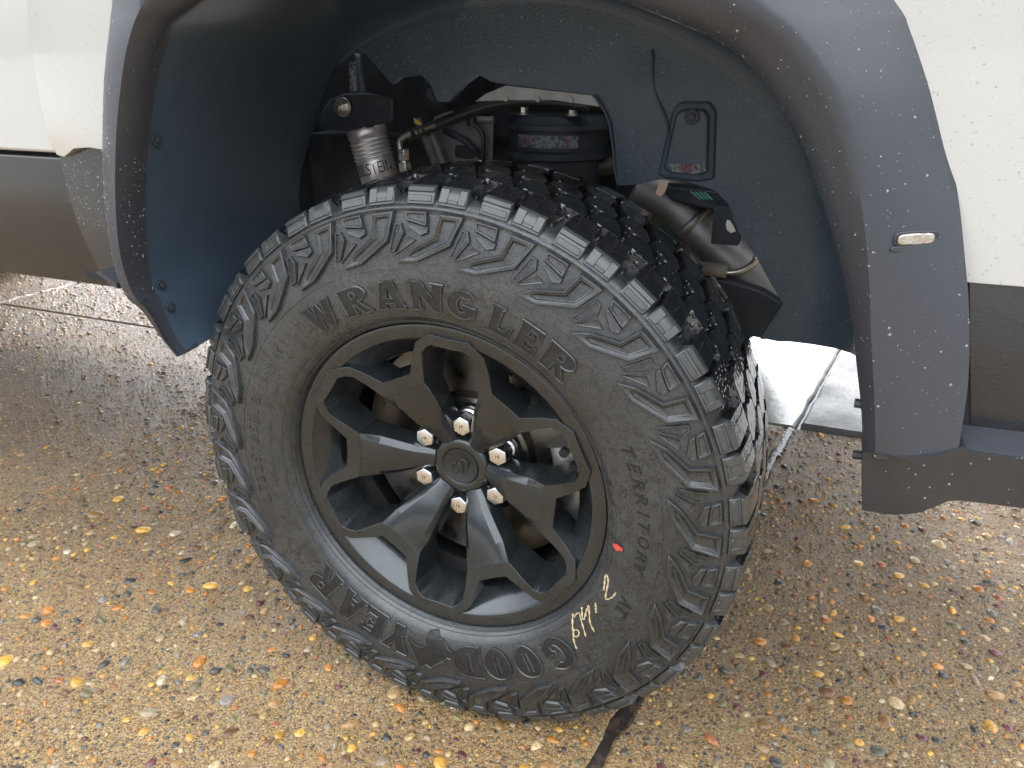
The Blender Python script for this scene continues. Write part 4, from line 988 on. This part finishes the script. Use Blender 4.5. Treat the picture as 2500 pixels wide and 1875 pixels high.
# tuck the sheet edge 6 mm under the flare
def shrink(P): return [(x + (.0 - x) * .012, z + (.80 - z) * .012) for x, z in P]
cabe = [(x, z) for x, y, z in CABEDGE]; bedb = [(x, z) for x, y, z in BEDBOT]
poly = [(-.56, 1.42), (-.575, 1.15)] + cabe + bedb[1:] + shrink(cutp) + [(.574, .8015), (.60, .8015), (.95, .806), (.95, 1.42)]
def bedy(x, z):
    y = YB - .010 * math.exp(-((z - 1.0) / .35) ** 2)
    y -= .026 * max(0, min(1, (x + .1) / .5))
    if x < -.48: y += .020 * ((-.48 - x) / .14) ** 2
    if z < .90 and x < 0: y += .012 * ((.90 - z) / .04) ** 2 * (.5)
    return y
bed = panel('bed_side', poly, bedy, M['white_wet'], truck, depth=.028, step=.05, bev=.005)
# black cladding wedge under the front of the bed side
dk = [(x, z) for x, y, z in DARKEDGE]
lo = [outl(k) for k in range(0, i_lo + 1, 1) if FO[k].z > .684]
wedge = panel('lower_cladding', [(p[0], p[1]) for p in dk[::1]] + [(-.505, .684)] + [(x + .006, z) for x, z in lo] + [(-.505, .882), (-.56, .880), (-.585, .872), (-.612, .866)], lambda x, z: YB + .014 + .12 * max(0, -.53 - x) ** 1.2 , M['gloss'], truck, depth=.03, step=.04, bev=.003)
E_ = STEPTAB
mesh_obj('rubber_lip', *prism([(x, y - .012, z) for x, y, z in E_], (0, .03, 0)), M['flare'], truck)
# cab side and sill beyond the gap
cabp = [(-3.1, 1.30), (-3.1, .862), (-.628, .862), (-.630, .889), (-.626, .951), (-.608, 1.031), (-.596, 1.067), (-.585, 1.15), (-.575, 1.30)]
cab = panel('cab_side', cabp, lambda x, z: .004 + .03 * ((z - 1.02) / .25) ** 2 * (1 if z > 1.02 else .35), M['white'], truck, depth=.03, step=.11, bev=.005)
sill = panel('sill_panel', [(-3.1, .856), (-3.1, .646), (-.560, .646), (-.585, .726), (-.600, .80), (-.604, .856)], lambda x, z: .012 + .030 * max(0, (.80 - z) / .15) ** 2, M['gloss'], truck, depth=.06, step=.07, bev=.004)
cgap = mesh_obj('cab_gap', *prism([(-.66, .035, .66), (-.53, .035, .66), (-.53, .035, 1.40), (-.66, .035, 1.40)], (0, .02, 0)), M['seam'], truck)

# marker lamp in the flare, its pocket and the fold under it
def flare_y(x, z):
    best = min(range(len(FO)), key=lambda k: abs(((FC_[k] + FO[k]) * .5).z - z) + 10 * (FO[k].x < 0))
    c, o = FC_[best], FO[best]; t = max(0, min(1, (x - c.x) / (o.x - c.x)))
    return (c + (o - c) * t).y - .007 * math.sin(PI * t) * min(1, (o - c).length / .1)
mx = [p[0] for p in MARKER]; x0, x1 = min(mx), max(mx); zc = .8455
yb = [flare_y(x, zc) for x in (x0, x1)]
def mk(name, dx, dz, dy, th, m, par, bev):
    n = 16; P = []
    for k in range(n):
        a = 2 * PI * k / n; ex = abs(math.cos(a)) ** .35 * (1 if math.cos(a) > 0 else -1); ez = abs(math.sin(a)) ** .7 * (1 if math.sin(a) > 0 else -1)
        x = (x0 + x1) / 2 + ex * ((x1 - x0) / 2 + dx); t = (x - x0) / (x1 - x0)
        P.append((x, yb[0] + (yb[1] - yb[0]) * t + dy, zc + ez * (.0050 + dz)))
    return poly_obj(name, P, th, m, par, bev)
lampo = mk('marker_lamp', .003, .0022, -.0022, .02, M['satin'], flare, .0012)
mk('lens', -.0005, .0, -.0040, .012, M['lens'], flare, .0012)
mk('lamp_fold', .004, -.0022, -.0028, .012, M['flare'], flare, .001).location = (0, 0, -.0085)

# screws with washers in the liner edge, clips on the right edge
def screw(p, par, nrm, r=.0075, m1=None):
    n = Vector(nrm).normalized(); p = Vector(p)
    a = tube([p - n * .002, p + n * .0022], r, 18); b = tube([p + n * .001, p + n * .0055], r * .52, 6)
    o = mesh_obj('screw', *join([a, b]), m1 or M['chassis'], par); bevel(o, .0006, 2); return o

# ------------------------------------------------------------------ wheel-house liner
LD = smooth_path(LINER_DEEP, 4)
def resample(P, n):
    P = [Vector(p) for p in P]; d = [0]
    for a, b in zip(P, P[1:]): d.append(d[-1] + (b - a).length)
    out = []; k = 0
    for i in range(n):
        s = d[-1] * i / (n - 1)
        while k < len(d) - 2 and d[k + 1] < s: k += 1
        t = (s - d[k]) / max(1e-9, d[k + 1] - d[k]); out.append(P[k] + (P[k + 1] - P[k]) * min(1, max(0, t)))
    return out
NL = 90
fr = [p + Vector((.0, .012, .0)) for p in FI]
fr = [p for p in fr if not (p.x > 0 and p.z < .668)]
fr = resample(fr, NL)
fr = [Vector((p.x * 1.004, p.y, p.z + .002 * (p.z > .8))) for p in fr]
dp = resample(LD, NL)
ts = [0, .03, .10, .2, .3, .42, .54, .66, .77, .86, .93, .975, 1.0]
V = []; Fc = []
for i in range(NL):
    a, b = fr[i], dp[i]
    left = max(0, min(1, (-.1 - a.x) / .2))
    for t in ts:
        s_ = min(1, t / .80); e = t ** (3.0 - 1.2 * left)        # keeps the mouth cylindrical, rounds into the inner wall
        y = a.y + (b.y - a.y) * (1 - (1 - s_) ** (2.0 - .75 * left))
        bulge = .022 * math.sin(PI * min(1, t * 1.2)) * (1 - left * .3)
        ctr = Vector((0, 0, .55)); lowr = max(0, min(1, (.86 - a.z) / .12)) * (a.x > 0); ez = e + (t - e) * lowr; p = Vector((a.x + (b.x - a.x) * e, y, a.z + (b.z - a.z) * ez))
        d = Vector((p.x, 0, p.z - .55)); d.normalize(); p += d * bulge
        V.append(p)
nt_ = len(ts)
for p in V[-nt_:]:                                              # the rear skirt hangs down to a slanting hem
    V.append(Vector((p.x + .002, p.y, min(p.z - .002, .668 + (.582 - .668) * (p.y + .062) / .422))))
for i in range(NL):
    for q in range(nt_ - 1): Fc.append((i * nt_ + q, i * nt_ + q + 1, (i + 1) * nt_ + q + 1, (i + 1) * nt_ + q))
cut = .52
fm = []
for f in Fc:
    i = f[0] // nt_; fm.append(0 if i < NL * .44 else 1)
liner = mesh_obj('wheel_arch_liner', V, Fc, None, truck, smooth=True, mats=[M['liner'], M['liner_wet']], fmat=fm)
# inner wall of the wheel house, its lower edge cut in lobes
dl = [p for p in dp if p.z > .64 or p.x > 0]
i_st = min(range(NL), key=lambda k: (dp[k] - Vector(PANEL_LOW[0])).length)
wallp = [(p.x, p.z) for p in dp[i_st:]] + [(x, z) for x, y, z in PANEL_LOW[::-1][:-1]]
iw = panel('wheelhouse_wall', wallp, lambda x, z: .361 - .012 * math.exp(-((x - .165) / .03) ** 2) * (1 if z < .93 else max(0, 1 - (z - .93) / .05)), M['liner_wet'], truck, depth=.014, step=.035, bev=.003)
# turned-in strip along the left fold of the wall
V, Fc = tube(smooth_path([Vector(p) + Vector((0, -.006, 0)) for p in PANEL_LOW[13:18]], 3), .002, 8); mesh_obj('wall_fold', V, Fc, M['liner_wet'], iw, smooth=True)
V, Fc = tube(smooth_path([(.185, .357, 1.0), (.190, .356, .95), (.214, .355, .90), (.222, .356, .85), (.226, .357, .82)], 4), .002, 8); mesh_obj('wall_fold', V, Fc, M['liner_wet'], iw, smooth=True)
win = poly_obj('access_cover', [(x, .350, z) for x, y, z in WIN], .02, M['liner_wet'], truck, .004, 3)
frm = [(x + (x - .247) * .30, z + (z - .875) * .22) for x, y, z in WIN]
ring = poly_obj('cover_surround', [(x, .356, z) for x, z in frm], .01, M['liner'], truck, .004, 3)
screw((WINBOLT[0][0], .349, WINBOLT[0][2]), win, (0, -1, 0), .011)
sp_ = [(x, .3485, z) for x, y, z in WIN]
mesh_obj('spatter', [(.2225, .3488, .842), (.2745, .3488, .845), (.2790, .3488, .835), (.262, .3488, .829), (.226, .3488, .831)], [(0, 1, 2, 3, 4)], M['stain'], win)
mesh_obj('spatter', [(x - .004, y - .016, z) for x, y, z in STAIN], [(0, 1, 2, 3)], M['stain'], iw)
def on_liner(target, lim=80):
    """nearest liner vertex to the ray from the viewing side: gives a seat for a screw"""
    return min((Vector(v) for v in liner_pts), key=lambda v: (v - Vector(target)).length)
liner_pts = [v.co[:] for v in liner.data.vertices]
for x, y, z in LSCREW:
    p = on_liner((x, y, z)); screw(p + Vector((.002, 0, 0)), liner, (1, -.25, 0), .0075)
for p, q in ((Vector((.372, .205, .822)), Vector((.452, .02, .848))), (Vector((.425, .13, .742)), Vector((.492, .0, .752)))):
    pp = [on_liner(p.lerp(q, k / 5)) for k in range(6)]
    V, Fc = tube(smooth_path(pp, 3), .006, 8); mesh_obj('liner_step', V, Fc, M['liner_wet'], liner, smooth=True)
for x, y, z in RTABS:
    mesh_obj('clip', *tube([(x + .012, y, z), (x - .004, y, z)], .005, 8), M['hose'], flare)
# ------------------------------------------------------------------ suspension and chassis seen through the arch
shl = poly_obj('wall_flange', FLANGE, .006, M['flange_sheet'], truck, .0015)  # downward-facing wall flange; its paler colour stands for the light it catches
for px in (.2, .5, .8):
    a, b = Vector(FLANGE[1]), Vector(FLANGE[3]); p = a.lerp(b, px) + Vector((0, -.001, -.008))
    mesh_obj('rivet', *tube([p, p + Vector((0, -.002, 0))], .004, 12), M['flange_sheet'], shl)
brk = poly_obj('shock_bracket', BRACKET, .014, M['chassis'], truck, .004)
bp = Vector(BOLT[0]) + Vector((0, .006, 0))
wsh = mesh_obj('bolt', *join([tube([bp, bp + Vector((0, -.004, 0))], .0165, 24), tube([bp + Vector((-.002, -.002, 0)), bp + Vector((-.003, -.012, 0))], .0115, 6), tube([bp + Vector((-.003, -.010, 0)), bp + Vector((-.004, -.017, 0))], .0072, 14)]), M['steel'], brk); bevel(wsh, .0008, 2)
# shock reservoir with rolled ribs
ra, rb = Vector(RES[0]), Vector(RES[1]); ax = (rb - ra).normalized(); LN = (rb - ra).length + .05
prof = [(0, .026), (0.0, .0345), (.003, .0365), (.016, .0365), (.018, .0340), (.020, .0340)]
for k in range(5):
    s = .020 + k * .0072
    prof += [(s, .0335), (s + .0018, .0358), (s + .0036, .0366), (s + .0054, .0358), (s + .0072, .0335)]
prof += [(.057, .0350), (.059, .0352), (LN, .0352), (LN, .02)]
q = Vector((0, 1, 0)).rotation_difference(ax)
V, Fc = lathe(prof, 48); V = [ra + q @ Vector(v) for v in V]
can = mesh_obj('shock_absorber', V, Fc, M['alu'], truck, smooth=True)
V2, F2 = text_outline('BILSTEIN'); u0 = min(v[0] for v in V2); u1 = max(v[0] for v in V2)
# printed round the can, reading left to right as one looks in
tgt = (Vector(CAM_LOC) - ra); tgt = (tgt - ax * tgt.dot(ax)).normalized(); side = ax.cross(tgt)
Vt = []
for u, v in V2:
    th = ((u - u0) / (u1 - u0) - .60) * 2.15; s = .0815 - (v / .7) * .0205
    Vt.append(ra + ax * s + (tgt * math.cos(th) + side * (-math.sin(th))) * .0354)
mesh_obj('printed_name', Vt, F2, M['ink'], can)
V, Fc = tube(smooth_path([SHAFT[0], SHAFT[1], SHAFT[2]], 5), [.007] * 5 + [.010] * 6, 12); mesh_obj('shock_rod', V, Fc, M['chassis'], truck, smooth=True)
# hydraulic fitting, bent pipe and hose
f = [Vector(p) for p in FIT]
nut = join([tube([f[0] + Vector((.004, 0, -.035)), f[0] + Vector((.002, 0, -.006))], .0125, 6), tube([f[0] + Vector((.002, 0, -.008)), f[0] + Vector((.001, 0, -.002))], .0075, 12), tube([f[0] + Vector((.001, 0, -.002)), f[1] + Vector((0, 0, .006))], .0105, 6), tube([f[0] + Vector((.012, .0, -.034)), f[0] + Vector((.012, .0, -.030))], .022, 20)])
nutv = nut[0]
fit = mesh_obj('hose_fitting', nutv, nut[1], M['steel'], truck); bevel(fit, .0008, 2, 30)
V, Fc = tube(smooth_path(PIPE, 6), .0052, 12); mesh_obj('steel_pipe', V, Fc, M['steel'], truck, smooth=True)
V, Fc = tube(smooth_path(HOSE, 6), .0095, 14); hs = mesh_obj('hose', V, Fc, M['hose'], truck, smooth=True)
# tan print along the hose
hp = smooth_path(HOSE, 6)
def along(s):
    acc = 0
    for a, b in zip(hp, hp[1:]):
        l = (b - a).length
        if acc + l >= s: return a.lerp(b, (s - acc) / l), (b - a).normalized()
        acc += l
    return hp[-1], (hp[-1] - hp[-2]).normalized()
V2, F2 = text_outline('0em 3/8')
Vt = []
for u, v in V2:
    p, t = along(.062 - u * .0135); n = (Vector(CAM_LOC) - p); n = (n - t * n.dot(t)).normalized(); b = t.cross(n)
    th = -(v - .35) * 1.1
    Vt.append(p + n * (.0098 * math.cos(th)) + b * (.0098 * math.sin(th)) * -1)
mesh_obj('printed_text', Vt, F2, M['printink'], hs)
V, Fc = join([tube(STRUT, .0075, 4), tube([Vector(p) + Vector((.016, .004, 0)) for p in STRUT[1:]], .0085, 8)]); mesh_obj('strut', V, Fc, M['chassis_grey'], truck)
mesh_obj('cable_tag', [Vector(STRUT[0]) + Vector(d) for d in ((.004, -.02, .004), (.018, -.02, -.004), (.020, -.02, -.010), (.006, -.02, -.006))], [(0, 1, 2, 3)], M['yellow'], truck)
pl = poly_obj('mounting_plate', PLATE, .004, M['chassis_grey'], truck, .001)
pl2 = poly_obj('plate_opening', [(x, y + .0005, z) for x, y, z in PLATEHOLE], .004, M['seam'], pl, .0)
V, Fc = join([tube([Vector(PLATE[1]) + Vector((-.002, -.004, -.002)), Vector(PLATE[2]) + Vector((.002, -.004, -.002))], .006, 8)]); mesh_obj('plate_flange', V, Fc, M['flange_sheet'], pl)
V, Fc = tube([(-.21, .462, .868), (-.17, .462, .853), (-.135, .462, .822)], .006, 8); mesh_obj('link_rod', V, Fc, M['chassis'], truck, smooth=True)
V, Fc = tube(smooth_path(CABLE, 5), .0042, 8); mesh_obj('cable', V, Fc, M['hose'], truck, smooth=True)
mesh_obj('cable_clip', *tube([Vector(CABLE[0]) + Vector((0, 0, .006)), Vector(CABLE[0]) + Vector((0, 0, -.010))], .008, 8), M['hose'], truck)
dm = Vector((-.188, .40, .935))
V, Fc = lathe([(-.020, .002), (-.020, .012), (-.014, .020), (-.004, .028), (.03, .030)], 24); o = mesh_obj('body_mount', [dm + Vector(v) for v in V], Fc, M['chassis'], truck, smooth=True)
screw(dm + Vector((0, -.021, 0)), o, (0, -1, 0), .010)
# spring seat / bump stop with two bolts
c0 = Vector((-.004, .50, .90))
def vl(prof, c, n=48): 
    V, Fc = lathe(prof, n); return [(c[0] + x, c[1] + z, c[2] + y) for x, y, z in V], Fc
V, Fc = vl([(0, 0), (0, .090), (-.012, .098), (-.014, .102), (-.022, .102), (-.024, .088), (-.056, .088), (-.060, .094), (-.070, .094), (-.074, .082), (-.12, .078), (-.12, 0)], c0)
ss = mesh_obj('spring_seat', V, Fc, M['chassis'], truck, smooth=True)
try: ss.data.set_sharp_from_angle(angle=D2R(35))
except Exception: pass
for p in BUMPBOLT:
    p = Vector(p); p = Vector((p.x, .45, .902))
    o = mesh_obj('bolt', *join([tube([p + Vector((0, 0, -.004)), p], .0115, 16), tube([p, p + Vector((0, 0, .012))], .0078, 6)]), M['steel'], ss); bevel(o, .0008, 2)
# spattered label curved on the seat
V = []; Fc = []
for i in range(13):
    a = D2R(-122 + i * 6.0)
    for z in (-.030, -.050): V.append((c0.x + .0886 * math.cos(a), c0.y + .0886 * math.sin(a), c0.z + z))
for i in range(12): Fc.append((2 * i, 2 * i + 1, 2 * i + 3, 2 * i + 2))
mesh_obj('spatter', V, Fc, M['stain'], ss, smooth=True)
V, Fc = tube([(p[0], p[1], p[2] - .004) for p in smooth_path(TUBE, 4)], .016, 12); mesh_obj('track_bar', V, Fc, M['brown'], truck, smooth=True)
coil = [(c0.x + .070 * math.cos(t * .35), c0.y + .070 * math.sin(t * .35), .80 - t * .0040) for t in range(75)]
V, Fc = tube(coil, .0085, 8); mesh_obj('coil_spring', V, Fc, M['chassis'], truck, smooth=True)
tg = poly_obj('paper_tag', TAG, .0015, M['tag'], truck, 0)
bx = poly_obj('connector_box', BOX, .05, M['chassis'], truck, .003)
V, Fc = join([tube([(.245 + k * .007, .430, .790), (.262 + k * .006, .430, .779)], .0016, 6) for k in range(4)]); mesh_obj('wire', V, Fc, M['green'], bx)
V, Fc = tube(smooth_path(EXH, 6), .052, 28); ex = mesh_obj('exhaust_pipe', V, Fc, M['exhaust'], truck, smooth=True)
e0, e1 = smooth_path(EXH, 6)[9], smooth_path(EXH, 6)[10]
V, Fc = tube([e0, e1], .0545, 28); mesh_obj('weld_band', V, Fc, M['exhaust'], ex, smooth=True)
V, Fc = tube(smooth_path(HANGER, 6), .0058, 10); mesh_obj('exhaust_hanger', V, Fc, M['steel'], truck, smooth=True)
V, Fc = tube(ISOL, .0125, 12); mesh_obj('exhaust_isolator', V, Fc, M['isol'], truck, smooth=True)
lb = poly_obj('paper_label', [(x, .40, z) for x, y, z in LABEL], .001, M['paper'], truck, 0)
mesh_obj('bracket_plate', *box(.288, .33, .402, .44, .715, .775), M['chassis'], truck)
# frame, axle, spare, floors: dark things deeper in
mesh_obj('frame_rail', *box(-3.6, .80, .585, .665, .66, .84), M['chassis'], truck)
mesh_obj('axle_tube', *tube([(0, .20, HUBZ), (0, 1.80, HUBZ)], .048, 20), M['chassis'], truck, smooth=True)
V, Fc = lathe([(-.16, .03), (-.13, .11), (-.05, .165), (.05, .165), (.13, .11), (.16, .03)], 32); o = mesh_obj('differential', [(x, y + 1.0, z + HUBZ) for x, y, z in V], Fc, M['chassis'], truck, smooth=True)
V, Fc = lathe([(-.11, .20), (-.12, .30), (-.09, .375), (.0, .385), (.09, .375), (.12, .30), (.11, .20)], 40)
o = mesh_obj('spare_tyre', [(x + .76, z + 1.02, y + .655) for x, y, z in V], Fc, M['hose'], truck, smooth=True)
mesh_obj('bed_floor', *box(-.56, .95, .38, 1.62, 1.075, 1.11), M['chassis'], truck)
mesh_obj('rear_crossmember', *box(.20, .46, .60, .68, .545, .74), M['chassis'], truck)
mesh_obj('underbody', *box(-3.9, -.62, .26, 1.80, .66, .88), M['chassis'], truck)
mesh_obj('fuel_tank', *box(-2.2, -.70, .75, 1.15, .58, .68), M['chassis'], truck)
poly_obj('bumper_bracket', BRKT2, .03, M['chassis'], truck, .003)
# the rest of the truck, plain, so that light and reflections are right
def sheet(name, P, m): return mesh_obj(name, P, [tuple(range(len(P)))], m, truck)
YF = 1.99
sheet('far_wheelhouse', [(-.62, 1.60, .55), (.95, 1.60, .62), (.95, 1.60, 1.08), (-.62, 1.60, 1.08)], M['chassis'])
sheet('far_side', [(-3.1, YF, .665), (-.45, YF, .665), (-.45, YF, 1.05), (.5, YF, 1.05), (.5, YF, .60), (.95, YF, .60), (.95, YF, 1.42), (-.56, YF, 1.42), (-.56, YF, 1.30), (-3.1, YF, 1.30)], M['white'])
mesh_obj('bed_rail', *box(-.56, .95, -.010, .11, 1.40, 1.43), M['satin'], truck)
mesh_obj('tailgate', *box(.90, .95, .0, YF, .82, 1.42), M['white'], truck)
mesh_obj('rear_bumper', *box(.86, 1.05, .02, YF - .02, .60, .80), M['satin'], truck)
for yy in (.022, YF - .02):
    s = 1 if yy < 1 else -1
    sheet('cab_window', [(-2.55, yy + .0, 1.30), (-.62, yy, 1.30), (-.78, yy + s * .16, 1.80), (-1.75, yy + s * .16, 1.84)], M['glass'])
mesh_obj('cab_roof', *prism([(-1.8, .18, 1.80), (-.74, .18, 1.80), (-.80, .18, 1.93), (-1.7, .18, 1.95)], (0, YF - .36, 0)), M['white'], truck)
sheet('rear_window', [(-.62, .05, 1.30), (-.62, YF - .05, 1.30), (-.76, YF - .2, 1.82), (-.76, .2, 1.82)], M['glass'])
sheet('windscreen', [(-2.6, .05, 1.30), (-2.6, YF - .05, 1.30), (-1.75, YF - .2, 1.86), (-1.75, .2, 1.86)], M['glass'])
arch = [(-3.68 + .52 * math.cos(D2R(a)), .47 + .52 * math.sin(D2R(a))) for a in range(165, 14, -10)]
panel('front_wing', [(-4.40, 1.29), (-4.40, .66), (-4.20, .605)] + arch + [(-3.17, .605), (-3.105, .66), (-3.105, 1.29)], lambda x, z: .004, M['white'], truck, depth=.04, step=.15, bev=.006)
mesh_obj('bonnet', *box(-4.4, -2.6, .02, YF - .02, .95, 1.30), M['white'], truck)
sheet('cab_back', [(-.60, .03, .66), (-.60, YF - .03, .66), (-.60, YF - .03, 1.30), (-.60, .03, 1.30)], M['chassis'])
TP = [(0, .24), (-.025, .27), (-.028, .33), (-.01, .40), (.01, .43), (.132, .438), (.254, .43), (.274, .40), (.29, .33), (.285, .27), (.264, .24), (.20, .20), (.05, .19), (.06, .0)]
V, Fc = lathe(TP, 48)
spw = None
for loc in ((0, YF - .264, HUBZ), (-3.68, .0, HUBZ), (-3.68, YF - .264, HUBZ)):
    me = spw.data if spw else None
    o = mesh_obj('road_wheel', V, Fc, M['hose'], truck, smooth=True) if spw is None else link(bpy.data.objects.new('road_wheel', me), truck)
    spw = spw or o; o.location = loc
    rv, rf = lathe([(.0, .24), (.03, .22), (.05, .19), (.055, .10), (.03, .05), (.03, .0)], 36)
    if loc[1] < 1: mesh_obj('rim', rv, rf, M['rim'], o, smooth=True)

# ------------------------------------------------------------------ rain beads standing on flare, valance and liner
def beads(name, src, n, r0, r1, pw, keep, sub=1, flat=.55, parent=truck, m=None):
    me = src.data; me.calc_loop_triangles()
    co = np.array([v.co[:] for v in me.vertices]); T = np.array([t.vertices[:] for t in me.loop_triangles])
    a, b, c = co[T[:, 0]], co[T[:, 1]], co[T[:, 2]]; nr = np.cross(b - a, c - a); ar = np.linalg.norm(nr, axis=1); ok = ar > 1e-10
    a, b, c, nr, ar = a[ok], b[ok], c[ok], nr[ok], ar[ok]; nr = nr / ar[:, None]
    pk = RNG.choice(len(ar), n, p=ar / ar.sum()); u = RNG.random((n, 2)); fl = u.sum(1) > 1; u[fl] = 1 - u[fl]
    P = a[pk] + (b - a)[pk] * u[:, :1] + (c - a)[pk] * u[:, 1:]; N = nr[pk]
    tocam = np.array(CAM_LOC) - P; sgn = np.sign((N * tocam).sum(1)); N = N * sgn[:, None]
    kp = np.array([keep(p) for p in P]); P, N = P[kp], N[kp]
    R = r0 * (r1 / r0) ** (RNG.random(len(P)) ** pw)
    v0, f0 = ico(sub, 3, 1.0, .0); Vs, Fs = [], []
    for i in range(len(P)):
        nn = Vector(N[i]); qd = Vector((0, 0, 1)).rotation_difference(nn); Mx = np.array(qd.to_matrix())
        w = (v0 * (R[i], R[i] * RNG.uniform(.9, 1.2), R[i] * flat)) @ Mx.T + P[i]
        Vs.append(w); Fs.append(f0 + i * len(v0))
    if not Vs: return
    Vs = np.concatenate(Vs); Fs = np.concatenate(Fs)
    mm = bpy.data.meshes.new(name); mm.vertices.add(len(Vs)); mm.vertices.foreach_set('co', Vs.ravel())
    mm.loops.add(Fs.size); mm.loops.foreach_set('vertex_index', Fs.ravel().astype(np.int32))
    mm.polygons.add(len(Fs)); mm.polygons.foreach_set('loop_start', np.arange(0, Fs.size, 3, dtype=np.int32)); mm.polygons.foreach_set('use_smooth', [True] * len(Fs))
    mm.update(calc_edges=True); mm.materials.append(m or M['drop'])
    o = link(bpy.data.objects.new(name, mm), parent); o['kind'] = 'stuff'; return o
vis = lambda p: p[2] < 1.09
beads('water_beads', flare, 1700, .0003, .0007, 1.2, lambda p: vis(p) and p[1] < -.03)
beads('water_beads', flare, 200, .0008, .0016, 2.2, lambda p: vis(p) and p[0] > .1 and p[1] < -.04, sub=2)
beads('water_beads', flare, 2500, .0006, .0016, 1.4, lambda p: vis(p) and p[0] < -.38 and p[1] > -.098 and p[1] < -.03)
beads('water_beads', bed, 6500, .0004, .0011, 1.5, lambda p: p[2] < 1.09 and p[1] < .02 and (p[0] < -.4 or p[0] > .5))
beads('water_beads', wedge, 500, .0006, .0018, 1.5, lambda p: p[2] > .76)
beads('water_beads', val, 160, .0006, .0016, 1.5, lambda p: p[1] < -.07)
beads('water_beads', liner, 2600, .0006, .0018, 2.0, lambda p: p[0] > -.12 and p[2] > .62)
beads('water_beads', iw, 900, .0006, .0018, 2.0, lambda p: p[1] < .365)
